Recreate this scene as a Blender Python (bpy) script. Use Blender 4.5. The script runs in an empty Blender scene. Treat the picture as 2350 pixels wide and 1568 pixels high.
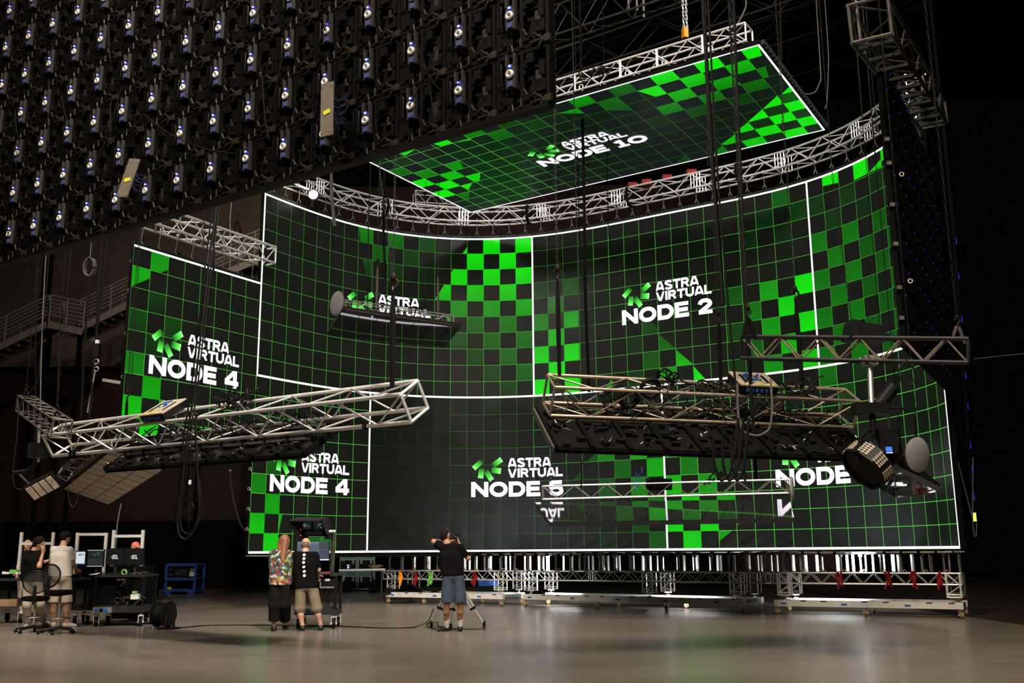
import bpy, math, random
import numpy as np
from mathutils import Matrix, Vector
random.seed(7)
scene = bpy.context.scene
COL = scene.collection
PI = math.pi
# ---------------------------------------------------------------- camera
FPX, PITCH, ROLL, CZ = 2294.3, 0.20638, -0.00725, 1.40
IW, IH = 2350, 1568
cp, sp = math.cos(PITCH), math.sin(PITCH)
cr, sr = math.cos(ROLL), math.sin(ROLL)
up0 = Vector((0, -sp, cp)); fw = Vector((0, cp, sp)); rt0 = Vector((1, 0, 0))
rt = rt0*cr + up0*sr
upv = -rt0*sr + up0*cr
cam = bpy.data.cameras.new('camera'); cam.sensor_width = 36.0; cam.lens = FPX*36.0/IW
cam.clip_end = 300; cam.clip_start = 0.1
cam.dof.use_dof = True; cam.dof.focus_distance = 27.0; cam.dof.aperture_fstop = 3.2
camo = bpy.data.objects.new('camera', cam); COL.objects.link(camo)
camo.matrix_world = Matrix(((rt.x, upv.x, -fw.x, 0), (rt.y, upv.y, -fw.y, 0), (rt.z, upv.z, -fw.z, CZ), (0, 0, 0, 1)))
scene.camera = camo
scene.view_settings.view_transform = 'Standard'; scene.view_settings.look = 'None'
scene.view_settings.exposure = 0.0; scene.view_settings.gamma = 1.0
w = bpy.data.worlds.new('dark_hall'); scene.world = w; w.use_nodes = True
w.node_tree.nodes['Background'].inputs[0].default_value = (0.5, 0.42, 0.34, 1)
w.node_tree.nodes['Background'].inputs[1].default_value = 0.0012
def area(name, loc, to, size, power, col=(1, .86, .70), spread=180):
    l = bpy.data.lights.new(name, 'AREA'); l.energy = power; l.size = size; l.color = col; l.spread = math.radians(spread)
    o = bpy.data.objects.new(name, l); COL.objects.link(o); o.location = loc
    o.rotation_euler = (Vector(to)-Vector(loc)).to_track_quat('-Z', 'Y').to_euler(); return o
# high-bay work lights of the hall, above and behind the frame
area('work_light', (-6, 0, 17), (-3, 13, 0), 4, 900, spread=95)
area('work_light', (4, 1, 17), (4, 15, 0), 4, 1150, spread=95)
area('work_light', (-11, 13, 16), (-8.5, 20.5, 0), 2.5, 380, spread=70)
area('work_light', (2, 10, 19), (2, 22, 0), 2.5, 260, spread=70)
area('truss_light', (-2, 12, 19), (-2, 30, 11), 1.2, 620, (1, .93, .86), spread=80)
area('truss_light', (-13, 14, 15), (-7, 23, 9), 1.0, 150, (1, .93, .86), spread=45)
area('truss_light', (8, 9, 18), (6, 25, 11), 1.2, 330, (1, .93, .86), spread=55)
area('added_under_screen_light', (1.0, 26.25, .5), (.8, 28.6, 1.5), .5, 90, (.85, .92, 1), spread=160)  # unseen lamps added low under the screen to brighten posts and dollies
area('added_under_screen_light', (6.9, 22.4, .5), (7.5, 24.4, 1.5), .5, 60, (.85, .92, 1), spread=160)
area('added_under_screen_light', (.9, 25.9, 1.12), (.5, 29.3, 2.0), .4, 200, (.85, .92, 1), spread=100)  # unseen lamps added for the glow along the screen's lower edge
area('added_under_screen_light', (7.35, 21.6, 1.12), (8.3, 23.8, 1.9), .4, 150, (.85, .92, 1), spread=100)
area('added_under_screen_light', (3.9, 24.25, .5), (4.4, 26.2, 1.4), .5, 60, (.95, .95, 1), spread=170)
area('truss_light', (2, 4, 14), (-4, 16, 3.3), 1.0, 240, (1, .90, .80), spread=40)

def ray(x, y):
    a = (x-IW/2)/FPX; b = (IH/2-y)/FPX
    X = a*cr-b*sr; u = a*sr+b*cr
    return Vector((X, cp-u*sp, sp+u*cp))
def at(x, y, Y):
    "world point on the sight line of an image point, Y metres into the hall"
    r = ray(x, y); return r*(Y/r.y)+Vector((0, 0, CZ))
def onz(x, y, z=0.0):
    r = ray(x, y); return r*((z-CZ)/r.z)+Vector((0, 0, CZ))
def mpp(Y): return Y/FPX          # metres per pixel at a distance
# ---------------------------------------------------------------- materials
def nodes(name):
    m = bpy.data.materials.new(name); m.use_nodes = True
    n = m.node_tree.nodes; return m, n, m.node_tree.links, n['Principled BSDF']
def mat(name, col, rough=.5, metal=0., var=.15, scale=12., spec=.5, emit=None, es=0., bump=0.):
    m, n, l, b = nodes(name)
    tc = n.new('ShaderNodeTexCoord'); ns = n.new('ShaderNodeTexNoise'); ns.inputs['Scale'].default_value = scale; ns.inputs['Detail'].default_value = 4
    l.new(tc.outputs['Object'], ns.inputs['Vector'])
    r = n.new('ShaderNodeValToRGB'); c = Vector(col)
    r.color_ramp.elements[0].position = .3; r.color_ramp.elements[1].position = .7
    r.color_ramp.elements[0].color = (*(c*(1-var)), 1); r.color_ramp.elements[1].color = (*[min(1, x) for x in c*(1+var)], 1)
    l.new(ns.outputs['Fac'], r.inputs[0]); l.new(r.outputs[0], b.inputs['Base Color'])
    b.inputs['Roughness'].default_value = rough; b.inputs['Metallic'].default_value = metal
    b.inputs['Specular IOR Level'].default_value = spec
    if bump:
        bp = n.new('ShaderNodeBump'); bp.inputs['Strength'].default_value = bump; l.new(ns.outputs['Fac'], bp.inputs['Height']); l.new(bp.outputs[0], b.inputs['Normal'])
    if emit: b.inputs['Emission Color'].default_value = (*emit, 1); b.inputs['Emission Strength'].default_value = es
    return m
M = {}
M['alu'] = mat('brushed_aluminium', (.62, .61, .59), .38, .85, .12, 20)
M['alu_dark'] = mat('worn_dark_aluminium', (.16, .145, .125), .45, .8, .3, 14)
M['dolly_grey'] = mat('pale_dolly_beam', (.66, .63, .58), .5, .1, .08, 5)
M['alu_bright'] = mat('bright_aluminium', (.78, .77, .75), .45, .55, .08, 20)
M['bronze'] = mat('aluminium_with_bronze_light', (.36, .30, .23), .42, .7, .2, 16)  # aluminium given the brown cast of its lighting as base colour
M['steel'] = mat('galvanised_steel', (.45, .43, .40), .4, .9, .2, 25)
M['chain'] = mat('black_chain_steel', (.010, .009, .008), .6, .3, .3, 30, .15)
M['sling'] = mat('black_sling_fabric', (.004, .004, .004), .9, 0, .3, 30, .08)
M['sling_tan'] = mat('tan_sling_fabric', (.06, .05, .04), .9, 0, .2, 30, .1)  # plain tan fabric of its own tone
M['rubber'] = mat('black_rubber_cable', (.005, .005, .005), .6, 0, .2, 20, .15)
M['greycable'] = mat('grey_cable', (.10, .095, .09), .7, 0, .2, 20, .2)
M['black'] = mat('black_plastic', (.0045, .0045, .005), .45, 0, .25, 15, .16)
M['blackmatte'] = mat('matte_black', (.003, .003, .003), .85, 0, .25, 15, .06)
M['darkgrey'] = mat('dark_grey_metal', (.02, .02, .022), .55, .2, .25, 12, .25)
M['tan'] = mat('beige_painted_metal', (.42, .35, .27), .5, 0, .1, 6)
M['brass'] = mat('brown_metal', (.034, .026, .017), .5, .5, .3, 20)
M['cab_black'] = mat('black_cabinet_metal', (.0035, .0032, .003), .5, .1, .3, 14, .13)
M['cab_grey'] = mat('dull_grey_cabinet_metal', (.045, .041, .036), .45, .6, .3, 14)
M['slot_grey'] = mat('grey_power_box', (.048, .044, .042), .45, .4, .2, 14)
M['plate_tan'] = mat('dull_beige_plate', (.15, .128, .10), .55, 0, .12, 6)
M['plug_dark'] = mat('dark_blue_cable', (.01, .014, .05), .6, 0, .2, 10, .2)
M['yellow'] = mat('yellow_sticker', (.75, .72, .02), .5, 0, .05, 20)
M['orange'] = mat('orange_paint', (.75, .26, .01), .4, 0, .08, 10)
M['red'] = mat('red_paint', (.22, .010, .010), .6, 0, .15, 10, .15)
M['bluepaint'] = mat('blue_painted_steel', (.015, .08, .34), .45, 0, .2, 8)
M['blueplug'] = mat('blue_plug_plastic', (.02, .10, .42), .4, 0, .15, 10)
M['white'] = mat('white_plastic', (.75, .75, .74), .4, 0, .05, 10)
M['paper'] = mat('paper', (.72, .70, .66), .8, 0, .05, 20)
M['cardboard'] = mat('cardboard', (.30, .19, .10), .85, 0, .12, 12)
M['casegreen'] = mat('green_case_panel', (.10, .22, .14), .5, 0, .1, 8)
M['whitefabric'] = mat('white_diffusion_fabric', (.30, .295, .29), .85, 0, .05, 5)
M['greenplastic'] = mat('green_plastic', (.16, .42, .08), .4, 0, .1, 10)
M['wheeltan'] = mat('amber_polyurethane', (.30, .16, .05), .5, 0, .2, 10)
def glow(name, col, s): return mat(name, col, .5, 0, .0, 5, emit=col, es=s)
M['blue_led'] = glow('blue_status_light', (.02, .04, 1.0), 4)
M['blue_core'] = glow('blue_white_status_light', (.45, .5, 1.0), 9)
M['red_led'] = glow('red_status_light', (1, .03, .01), 1.0)
M['green_led'] = glow('green_status_light', (.03, 1, .03), 1.6)
M['lamp_glow'] = glow('lit_flood_lamp', (1, .93, .80), 60)
M['screen_white'] = glow('lit_white_screen', (.85, .92, .95), .85)
M['exit_glow'] = glow('lit_yellow_green_lamp', (.62, 1, .12), 1.3)
# content of the LED faces: colour of the picture comes from the mesh's colour layer
def screen_mat(name, rough=.16, strength=1.0):
    m, n, l, b = nodes(name)
    a = n.new('ShaderNodeAttribute'); a.attribute_name = 'Col'
    tc = n.new('ShaderNodeTexCoord'); ns = n.new('ShaderNodeTexNoise'); ns.inputs['Scale'].default_value = 3.
    l.new(tc.outputs['Object'], ns.inputs['Vector'])
    mr = n.new('ShaderNodeMapRange'); mr.inputs['To Min'].default_value = rough*.8; mr.inputs['To Max'].default_value = rough*1.25
    l.new(ns.outputs['Fac'], mr.inputs['Value']); l.new(mr.outputs[0], b.inputs['Roughness'])
    b.inputs['Base Color'].default_value = (.006, .006, .006, 1)
    b.inputs['Specular IOR Level'].default_value = .14
    l.new(a.outputs['Color'], b.inputs['Emission Color']); b.inputs['Emission Strength'].default_value = strength
    return m
M['blue_dim'] = glow('dim_blue_status_light', (.03, .03, 1.0), 1.1)
M['screen'] = screen_mat('led_screen_face', .34)
# face of the switched-off LED tiles: dark gloss with tile joints
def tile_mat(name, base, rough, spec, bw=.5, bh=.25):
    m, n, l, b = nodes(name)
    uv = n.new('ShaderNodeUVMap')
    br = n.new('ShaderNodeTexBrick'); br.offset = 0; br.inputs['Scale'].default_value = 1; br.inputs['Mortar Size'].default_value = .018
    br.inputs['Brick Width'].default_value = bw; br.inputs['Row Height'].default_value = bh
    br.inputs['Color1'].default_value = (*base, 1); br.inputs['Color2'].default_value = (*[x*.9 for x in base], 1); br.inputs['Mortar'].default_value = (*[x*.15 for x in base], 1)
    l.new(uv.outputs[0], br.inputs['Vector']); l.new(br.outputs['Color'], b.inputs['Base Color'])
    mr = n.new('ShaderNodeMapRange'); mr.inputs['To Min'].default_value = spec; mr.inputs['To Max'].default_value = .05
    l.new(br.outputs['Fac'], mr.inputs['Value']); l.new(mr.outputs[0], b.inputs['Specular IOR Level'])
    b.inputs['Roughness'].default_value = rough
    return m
M['tile'] = tile_mat('dark_glossy_led_tiles', (.045, .045, .045), .03, 1.0)
M['tile_tan'] = tile_mat('led_tiles_tinted_floor_light', (.60, .50, .38), .35, .5, .42, .62)  # tan floor reflection put into the base colour of the tiles

# ---------------------------------------------------------------- mesh builder
class MB:
    def __init__(s): s.v = []; s.f = []; s.c = []; s.uv = None
    def add(s, vs, fs, col=None):
        o = len(s.v); s.v += [tuple(x) for x in vs]
        for f in fs: s.f.append(tuple(i+o for i in f)); s.c.append(col)
        return s
    def box(s, c, d, R=None):
        c = Vector(c); h = [x/2 for x in d]
        vs = [Vector((sx*h[0], sy*h[1], sz*h[2])) for sx in (-1, 1) for sy in (-1, 1) for sz in (-1, 1)]
        if R is not None: vs = [R @ p for p in vs]
        return s.add([c+p for p in vs], [(0, 1, 3, 2), (4, 6, 7, 5), (0, 4, 5, 1), (2, 3, 7, 6), (0, 2, 6, 4), (1, 5, 7, 3)])
    def obox(s, c, ax, ay, az, d):
        "box along three given axes"
        R = Matrix((ax, ay, az)).transposed(); return s.box(c, d, R)
    def path(s, pts, r, n=6, cap=True, closed=False):
        pts = [Vector(p) for p in pts]; rs = r if isinstance(r, (list, tuple)) else [r]*len(pts)
        rings = []; prev = None; N = len(pts)
        for i, p in enumerate(pts):
            a = pts[(i-1) % N] if (closed or i) else pts[0]; b = pts[(i+1) % N] if (closed or i < N-1) else pts[-1]
            t = (b-a)
            if t.length < 1e-9: t = Vector((0, 0, 1))
            t.normalize()
            if prev is None:
                q = Vector((0, 0, 1)) if abs(t.z) < .9 else Vector((1, 0, 0)); u = t.cross(q).normalized()
            else:
                u = prev - t*prev.dot(t)
                u = u.normalized() if u.length > 1e-6 else t.orthogonal().normalized()
            prev = u; v = t.cross(u)
            rings.append([p+(u*math.cos(2*PI*k/n)+v*math.sin(2*PI*k/n))*rs[i] for k in range(n)])
        vs = [x for g in rings for x in g]; fs = []
        for i in range(N if closed else N-1):
            j = (i+1) % N
            for k in range(n): fs.append((i*n+k, i*n+(k+1) % n, j*n+(k+1) % n, j*n+k))
        if cap and not closed: fs += [tuple(range(n))[::-1], tuple((N-1)*n+k for k in range(n))]
        return s.add(vs, fs)
    def tube(s, p, q, r, n=6, r2=None): return s.path([p, q], [r, r2 if r2 is not None else r], n)
    def ring(s, c, axis, R, r, N=16, n=6, a0=0, a1=2*PI):
        axis = Vector(axis).normalized(); u = axis.orthogonal().normalized(); v = axis.cross(u); c = Vector(c)
        full = abs(a1-a0-2*PI) < 1e-6; K = N if full else N+1
        return s.path([c+(u*math.cos(a0+(a1-a0)*k/N)+v*math.sin(a0+(a1-a0)*k/N))*R for k in range(K)], r, n, closed=full)
    def lathe(s, c, axis, prof, n=16):
        "prof: (distance along axis, radius)"
        axis = Vector(axis).normalized(); u = axis.orthogonal().normalized(); v = axis.cross(u); c = Vector(c)
        vs = [c+axis*h+(u*math.cos(2*PI*k/n)+v*math.sin(2*PI*k/n))*max(r, 1e-4) for h, r in prof for k in range(n)]
        fs = [(i*n+k, i*n+(k+1) % n, (i+1)*n+(k+1) % n, (i+1)*n+k) for i in range(len(prof)-1) for k in range(n)]
        fs += [tuple(range(n))[::-1], tuple((len(prof)-1)*n+k for k in range(n))]
        return s.add(vs, fs)
    def cyl(s, p, q, r, n=16): 
        p = Vector(p); q = Vector(q); return s.lathe(p, q-p, [(0, r), ((q-p).length, r)], n)
    def ball(s, c, r, sc=(1, 1, 1), n=10, m=7):
        c = Vector(c); vs = [c+Vector((0, 0, r*sc[2]))]; fs = []
        for i in range(1, m):
            t = PI*i/m
            for k in range(n): a = 2*PI*k/n; vs.append(c+Vector((r*sc[0]*math.sin(t)*math.cos(a), r*sc[1]*math.sin(t)*math.sin(a), r*sc[2]*math.cos(t))))
        vs.append(c-Vector((0, 0, r*sc[2]))); L = len(vs)-1
        for k in range(n):
            fs.append((0, 1+k, 1+(k+1) % n)); fs.append((L, 1+(m-2)*n+(k+1) % n, 1+(m-2)*n+k))
            for i in range(m-2): fs.append((1+i*n+k, 1+(i+1)*n+k, 1+(i+1)*n+(k+1) % n, 1+i*n+(k+1) % n))
        return s.add(vs, fs)
    def slab(s, a, b, c, d, t):
        "thick quad: corners a b c d, thickness t against its normal"
        a, b, c, d = map(Vector, (a, b, c, d)); n = (b-a).cross(d-a).normalized()*t
        return s.add([a, b, c, d, a-n, b-n, c-n, d-n], [(0, 1, 2, 3), (7, 6, 5, 4), (0, 4, 5, 1), (1, 5, 6, 2), (2, 6, 7, 3), (3, 7, 4, 0)])
    def build(s, name, m, parent=None, off=None, smooth=None, **props):
        me = bpy.data.meshes.new(name); off = Vector(off) if off is not None else Vector((0, 0, 0))
        me.from_pydata([Vector(v)-off for v in s.v], [], s.f)
        if isinstance(m, str): m = M[m]
        me.materials.append(m)
        if any(c is not None for c in s.c):
            ca = me.color_attributes.new('Col', 'FLOAT_COLOR', 'CORNER'); i = 0; data = []
            for f, c in zip(s.f, s.c):
                for k in range(len(f)):
                    cc = c[k] if c and isinstance(c[0], (tuple, list)) else (c or (0, 0, 0)); data += [cc[0], cc[1], cc[2], 1.0]
            ca.data.foreach_set('color', data)
        if s.uv:
            u = me.uv_layers.new(name='UVMap')
            for lp in me.loops: u.data[lp.index].uv = s.uv[lp.vertex_index]
        me.update()
        o = bpy.data.objects.new(name, me); COL.objects.link(o)
        if smooth is None: smooth = False
        if smooth:
            me.polygons.foreach_set('use_smooth', [True]*len(me.polygons))
            if smooth != 'all': me.set_sharp_from_angle(angle=math.radians(40))
        if parent: o.parent = parent
        else: o.location = off
        for k, v in props.items(): o[k] = v
        return o
def empty(name, loc, label, cat, group=None, rz=0):
    o = bpy.data.objects.new(name, None); COL.objects.link(o); o.location = loc; o.rotation_euler = (0, 0, rz); o.empty_display_size = .2
    o['label'] = label; o['category'] = cat
    if group: o['group'] = group
    return o
def tag(o, label, cat, group=None):
    o['label'] = label; o['category'] = cat
    if group: o['group'] = group
    return o
def kids(o): return [c for c in COL.objects if c.parent == o]
def dup(root, loc, rz=None, label=None, group=None):
    def cp_(o, par):
        c = o.copy(); COL.objects.link(c)
        if par: c.parent = par
        for ch in o.children: cp_(ch, c)
        return c
    c = cp_(root, None); c.location = loc
    if rz is not None: c.rotation_euler = (0, 0, rz)
    if label: c['label'] = label
    if group: c['group'] = group
    return c
def smooth_pts(pts, k=6):
    'Catmull-Rom through the points'
    P = [Vector(p) for p in pts]; P = [P[0]*2-P[1]]+P+[P[-1]*2-P[-2]]; R = []
    for i in range(1, len(P)-2):
        a, b, c, d = P[i-1:i+3]; s = min(1, (c-b).length/max(1e-6, (b-a).length), (c-b).length/max(1e-6, (d-c).length)); m0 = (c-a)*.5*s; m1 = (d-b)*.5*s
        for j in range(k): t = j/k; R.append(b*(2*t**3-3*t*t+1)+m0*(t**3-2*t*t+t)+c*(3*t*t-2*t**3)+m1*(t**3-t*t))
    return R+[P[-2]]
def lerp(a, b, t): return Vector(a)*(1-t)+Vector(b)*t
def sag(a, b, d, n=14):
    "hanging curve between two points"
    return [lerp(a, b, i/n)-Vector((0, 0, d*4*(i/n)*(1-i/n))) for i in range(n+1)]
# ---------------------------------------------------------------- the hall
def floor_mat():
    m, n, l, b = nodes('polished_concrete')
    tc = n.new('ShaderNodeTexCoord'); mp = n.new('ShaderNodeMapping'); mp.inputs['Scale'].default_value = (.35, .7, 1); mp.inputs['Rotation'].default_value = (0, 0, .12)
    l.new(tc.outputs['Object'], mp.inputs['Vector'])
    a = n.new('ShaderNodeTexNoise'); a.inputs['Scale'].default_value = 1.1; a.inputs['Detail'].default_value = 8; a.inputs['Roughness'].default_value = .62
    l.new(mp.outputs[0], a.inputs['Vector'])
    r = n.new('ShaderNodeValToRGB'); r.color_ramp.elements[0].position = .32; r.color_ramp.elements[1].position = .72
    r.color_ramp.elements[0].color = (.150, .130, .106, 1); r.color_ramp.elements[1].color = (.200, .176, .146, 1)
    l.new(a.outputs['Fac'], r.inputs[0]); l.new(r.outputs[0], b.inputs['Base Color'])
    c = n.new('ShaderNodeTexNoise'); c.inputs['Scale'].default_value = 2.3; c.inputs['Detail'].default_value = 5; l.new(mp.outputs[0], c.inputs['Vector'])
    mr = n.new('ShaderNodeMapRange'); mr.inputs['To Min'].default_value = .19; mr.inputs['To Max'].default_value = .31; l.new(c.outputs['Fac'], mr.inputs['Value'])
    l.new(mr.outputs[0], b.inputs['Roughness']); b.inputs['Specular IOR Level'].default_value = .21
    bp = n.new('ShaderNodeBump'); bp.inputs['Strength'].default_value = .03; bp.inputs['Distance'].default_value = .05; l.new(c.outputs['Fac'], bp.inputs['Height']); l.new(bp.outputs[0], b.inputs['Normal'])
    return m
XS = 9.35                      # expansion seam at the right; the slab beyond it is darker
MB().box((-15.325, 20, -.1), (49.35, 60, .2)).build('floor', floor_mat(), off=None, kind='structure')
MB().box((XS+.03, 20, -.12), (.06, 60, .2)).build('trim_1', mat('floor_seam', (.008, .008, .008), .9), kind='structure')
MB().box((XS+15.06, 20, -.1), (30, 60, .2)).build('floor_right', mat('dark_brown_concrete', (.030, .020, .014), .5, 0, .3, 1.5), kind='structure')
def brick_mat():
    m, n, l, b = nodes('dark_brick')
    tc = n.new('ShaderNodeTexCoord'); mp = n.new('ShaderNodeMapping'); mp.inputs['Rotation'].default_value = (PI/2, 0, 0)
    l.new(tc.outputs['Object'], mp.inputs['Vector'])
    br = n.new('ShaderNodeTexBrick'); br.inputs['Scale'].default_value = 1.; br.inputs['Brick Width'].default_value = .42; br.inputs['Row Height'].default_value = .2; br.inputs['Mortar Size'].default_value = .012
    br.inputs['Color1'].default_value = (.045, .018, .012, 1); br.inputs['Color2'].default_value = (.032, .014, .010, 1); br.inputs['Mortar'].default_value = (.05, .03, .02, 1)
    l.new(mp.outputs[0], br.inputs['Vector']); l.new(br.outputs['Color'], b.inputs['Base Color']); b.inputs['Roughness'].default_value = .9
    return m
MB().box((-13, 44.2, 9), (54, .4, 18)).build('wall_back', brick_mat(), kind='structure')
MB().box((-20, 43.5, 14.0), (20, .3, 9)).build('wall_upper', mat('tan_painted_wall', (.20, .14, .095), .9, 0, .2, .6), kind='structure')
MB().box((-30.2, 14, 10), (.4, 60, 20)).build('wall_left', mat('dark_wall_paint', (.03, .026, .024), .9), kind='structure')
MB().box((26, 14, 10), (.4, 60, 20)).build('wall_right', mat('black_wall_paint', (.004, .004, .004), .95), kind='structure')
MB().box((0, 14, 23), (90, 62, .3)).build('ceiling', mat('black_ceiling_paint', (.004, .004, .004), .95), kind='structure')
# black drape hanging along the back wall, down to the floor
db = MB(); n_ = 240; x0, x1 = -30, 9.
for i in range(n_):
    xa, xb = x0+(x1-x0)*i/n_, x0+(x1-x0)*(i+1)/n_; ya, yb = 41.3+.12*math.sin(i*.9), 41.3+.12*math.sin((i+1)*.9)
    db.add([(xa, ya, 0.02), (xb, yb, .02), (xb, yb, 2.7), (xa, ya, 2.7)], [(0, 1, 2, 3)])
tag(db.build('drape', 'blackmatte', smooth='all'), 'long black drape along the foot of the brick wall behind the carts', 'drape')
# ---------------------------------------------------------------- curved LED wall
WXY = [(-8.692, 22.078), (-8.435, 22.507), (-8.177, 22.936), (-7.92, 23.364), (-7.663, 23.793), (-7.405, 24.222), (-7.147, 24.65), (-6.888, 25.077), (-6.626, 25.504), (-6.362, 25.928), (-6.091, 26.348), (-5.811, 26.763), (-5.518, 27.168), (-5.207, 27.559), (-4.873, 27.932), (-4.514, 28.279), (-4.128, 28.597), (-3.715, 28.879), (-3.278, 29.122), (-2.82, 29.322), (-2.345, 29.477), (-1.857, 29.587), (-1.361, 29.649), (-0.861, 29.665), (-0.362, 29.634), (0.132, 29.558), (0.618, 29.439), (1.093, 29.282), (1.555, 29.091), (2.004, 28.872), (2.443, 28.631), (2.872, 28.376), (3.296, 28.11), (3.717, 27.841), (4.138, 27.57), (4.559, 27.301), (4.981, 27.033), (5.404, 26.766), (5.825, 26.497), (6.241, 26.22), (6.649, 25.93), (7.042, 25.621), (7.415, 25.288), (7.763, 24.929), (8.079, 24.541), (8.359, 24.127), (8.599, 23.689), (8.797, 23.229), (8.95, 22.753), (9.056, 22.265), (9.114, 21.768), (9.124, 21.268), (9.088, 20.77)]
ZB = 1.379
NV = []
for i in range(53):
    a, b = WXY[max(0, i-1)], WXY[min(52, i+1)]; d = Vector((b[0]-a[0], b[1]-a[1], 0)).normalized(); NV.append(Vector((d.y, -d.x, 0)))
def Wp(c, z, off=0.):
    g = min(max(c+8, 0), 52); i = min(int(g), 51); t = g-i
    return Vector((WXY[i][0]*(1-t)+WXY[i+1][0]*t, WXY[i][1]*(1-t)+WXY[i+1][1]*t, ZB+z))+lerp(NV[i], NV[i+1], t)*off
def gcol(t): 
    g = max(t, 0)**2.2
    return (.003+.002*g, .007+.84*g, .003)
T1 = [(0, 0), (1, 0), (1, 1)]; T2 = [(0, 0), (1, 1), (0, 1)]; T3 = [(0, 0), (1, 0), (0, 1)]; T4 = [(1, 0), (1, 1), (0, 1)]
CELL = {}                       # (column, row) -> (top, bottom[, outline]) brightness of the green squares
def node4(c, r):                # NODE 4 picture, c/r = its lower-left cell on a 9-row grid
    for k, v in {(1, 8+0): None}.items(): pass
    P = {(0, 3): (.48, .52), (1, 2): (.62, .66), (0, 1): (.72, .78), (1, 0): (.80, .86), (1, 4): (.38, .30), (2, 1): (.66, .7, [(0, 0), (.25, 1), (0, 1)]),
         (2, 3): (.36, .3, [(0, 1), (.6, 1), (.6, .85), (0, .6)]), (2, 0): (.8, .8, [(0, 0), (-.15, 0), (0, .9)]), (0, 5): (.26, .2), (2, 5): (.2, .14), (1, 6): (.22, .1), (4, 0): (.42, .38), (5, 0): (.5, .46)}
    for (a, b), v in P.items(): CELL[(c+a, r+b)] = v
node4(0, 0); node4(-8, 5)
CELL.update({(-7, 13): (.58, .62, [(0, 0), (.55, 0), (1, .25), (1, 1), (0, 1)]), (-8, 12): (.66, .7, [(0, 0), (1, .6), (1, 1), (0, 1)]), (-8, 10): (.28, .2), (-6, 10): (.26, .2), (-7, 9): (.2, .14)})
# NODE 1
for (c, r), t in {(7, 18): .5, (9, 18): .42, (11, 18): .26, (15, 18): .95, (17, 18): .97, (8, 17): .36, (10, 17): .22, (14, 17): .93, (16, 17): .95, (7, 16): .2, (13, 16): .88, (15, 16): .9, (17, 16): .92, (14, 15): .78, (16, 15): .82,
                  (13, 14): .56, (15, 14): .6, (17, 14): .66, (14, 13): .38, (16, 13): .46, (13, 12): .28, (15, 12): .38, (17, 12): .42, (14, 11): .24, (16, 11): .4, (15, 10): .24, (17, 10): .38, (16, 9): .22, (15, 8): .12, (9, 16): .16, (11, 16): .1}.items(): CELL[(c, r)] = (t*1.02, t*.9)
CELL[(7, 18)] = (.5, .42, [(.15, 0), (1, 0), (1, 1), (0, 1)]); CELL[(13, 18)] = (.9, .9, [(.7, 0), (1, 0), (1, .45)])
CELL[(13, 16)] = (.9, .84, [(0, 0), (1, 0), (1, 1), (.15, 1), (0, .75)]); CELL[(12, 15)] = (.84, .7, [(0, 0), (1, 0), (1, 1), (.6, 1)]); CELL[(12, 13)] = (.5, .35, [(.35, 0), (1, 0), (1, 1), (.8, 1)])
CELL[(7, 16)] = (.28, .2, [(.3, 1), (1, 1), (1, 0), (.6, 0)])
# NODE 2
for (c, r), t in {(18, 9): .93, (20, 9): .95, (19, 10): .9, (18, 11): .82, (20, 11): .86, (19, 12): .68, (18, 13): .48, (20, 13): .62, (19, 14): .38, (18, 15): .2, (20, 15): .28, (26, 9): .6, (25, 10): .32, (24, 11): .16, (24, 9): .2, (28, 9): .2,
                  (34, 13): .95, (34, 11): .9, (34, 9): .8, (33, 12): .86, (33, 10): .7, (32, 13): .62, (32, 11): .6, (32, 9): .56, (31, 12): .45, (31, 10): .36, (30, 13): .32, (30, 11): .26, (33, 18): .34, (34, 17): .2, (32, 17): .14, (31, 16): .12, (33, 16): .12, (30, 9): .2}.items(): CELL[(c, r)] = (t*.94, t*1.03)
CELL[(25, 12)] = (.24, .26, [(0, 0), (1, 0), (1, .3), (.2, 1), (0, 1)]); CELL[(26, 11)] = (.34, .4, [(0, 0), (1, 0), (0, .95)]); CELL[(27, 10)] = (.6, .74, [(0, 0), (1, 0), (0, .95)]); CELL[(28, 9)] = (.86, .95, [(0, 0), (.75, 0), (0, .9)])
CELL[(22, 9)] = (.6, .66, [(.4, 0), (1, 0), (1, .7)])
# NODE 3
for c in range(35, 44):
    for r in range(9, 18):
        if (c+r) % 2 == 0:
            t = (.38 if c < 38 else .28 if c < 41 else .16)*(1.15 if r < 16 else .5); CELL[(c, r)] = (t*.95, t*1.05)
CELL.update({(36, 18): (.95, .95, [(0, .42), (1, .3), (1, 1), (0, 1)]), (38, 18): (.97, .95, [(0, .08), (1, .1), (1, 1), (0, 1)]), (39, 18): (.85, .85, [(0, .1), (1, .05), (1, .45)]), (40, 18): (.9, .8, [(0, .3), (1, .45), (1, 1), (0, 1)]),
             (35, 8): (.42, .36), (36, 7): (.26, .2), (37, 8): (.2, .14), (35, 6): (.14, .1)})
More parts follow.
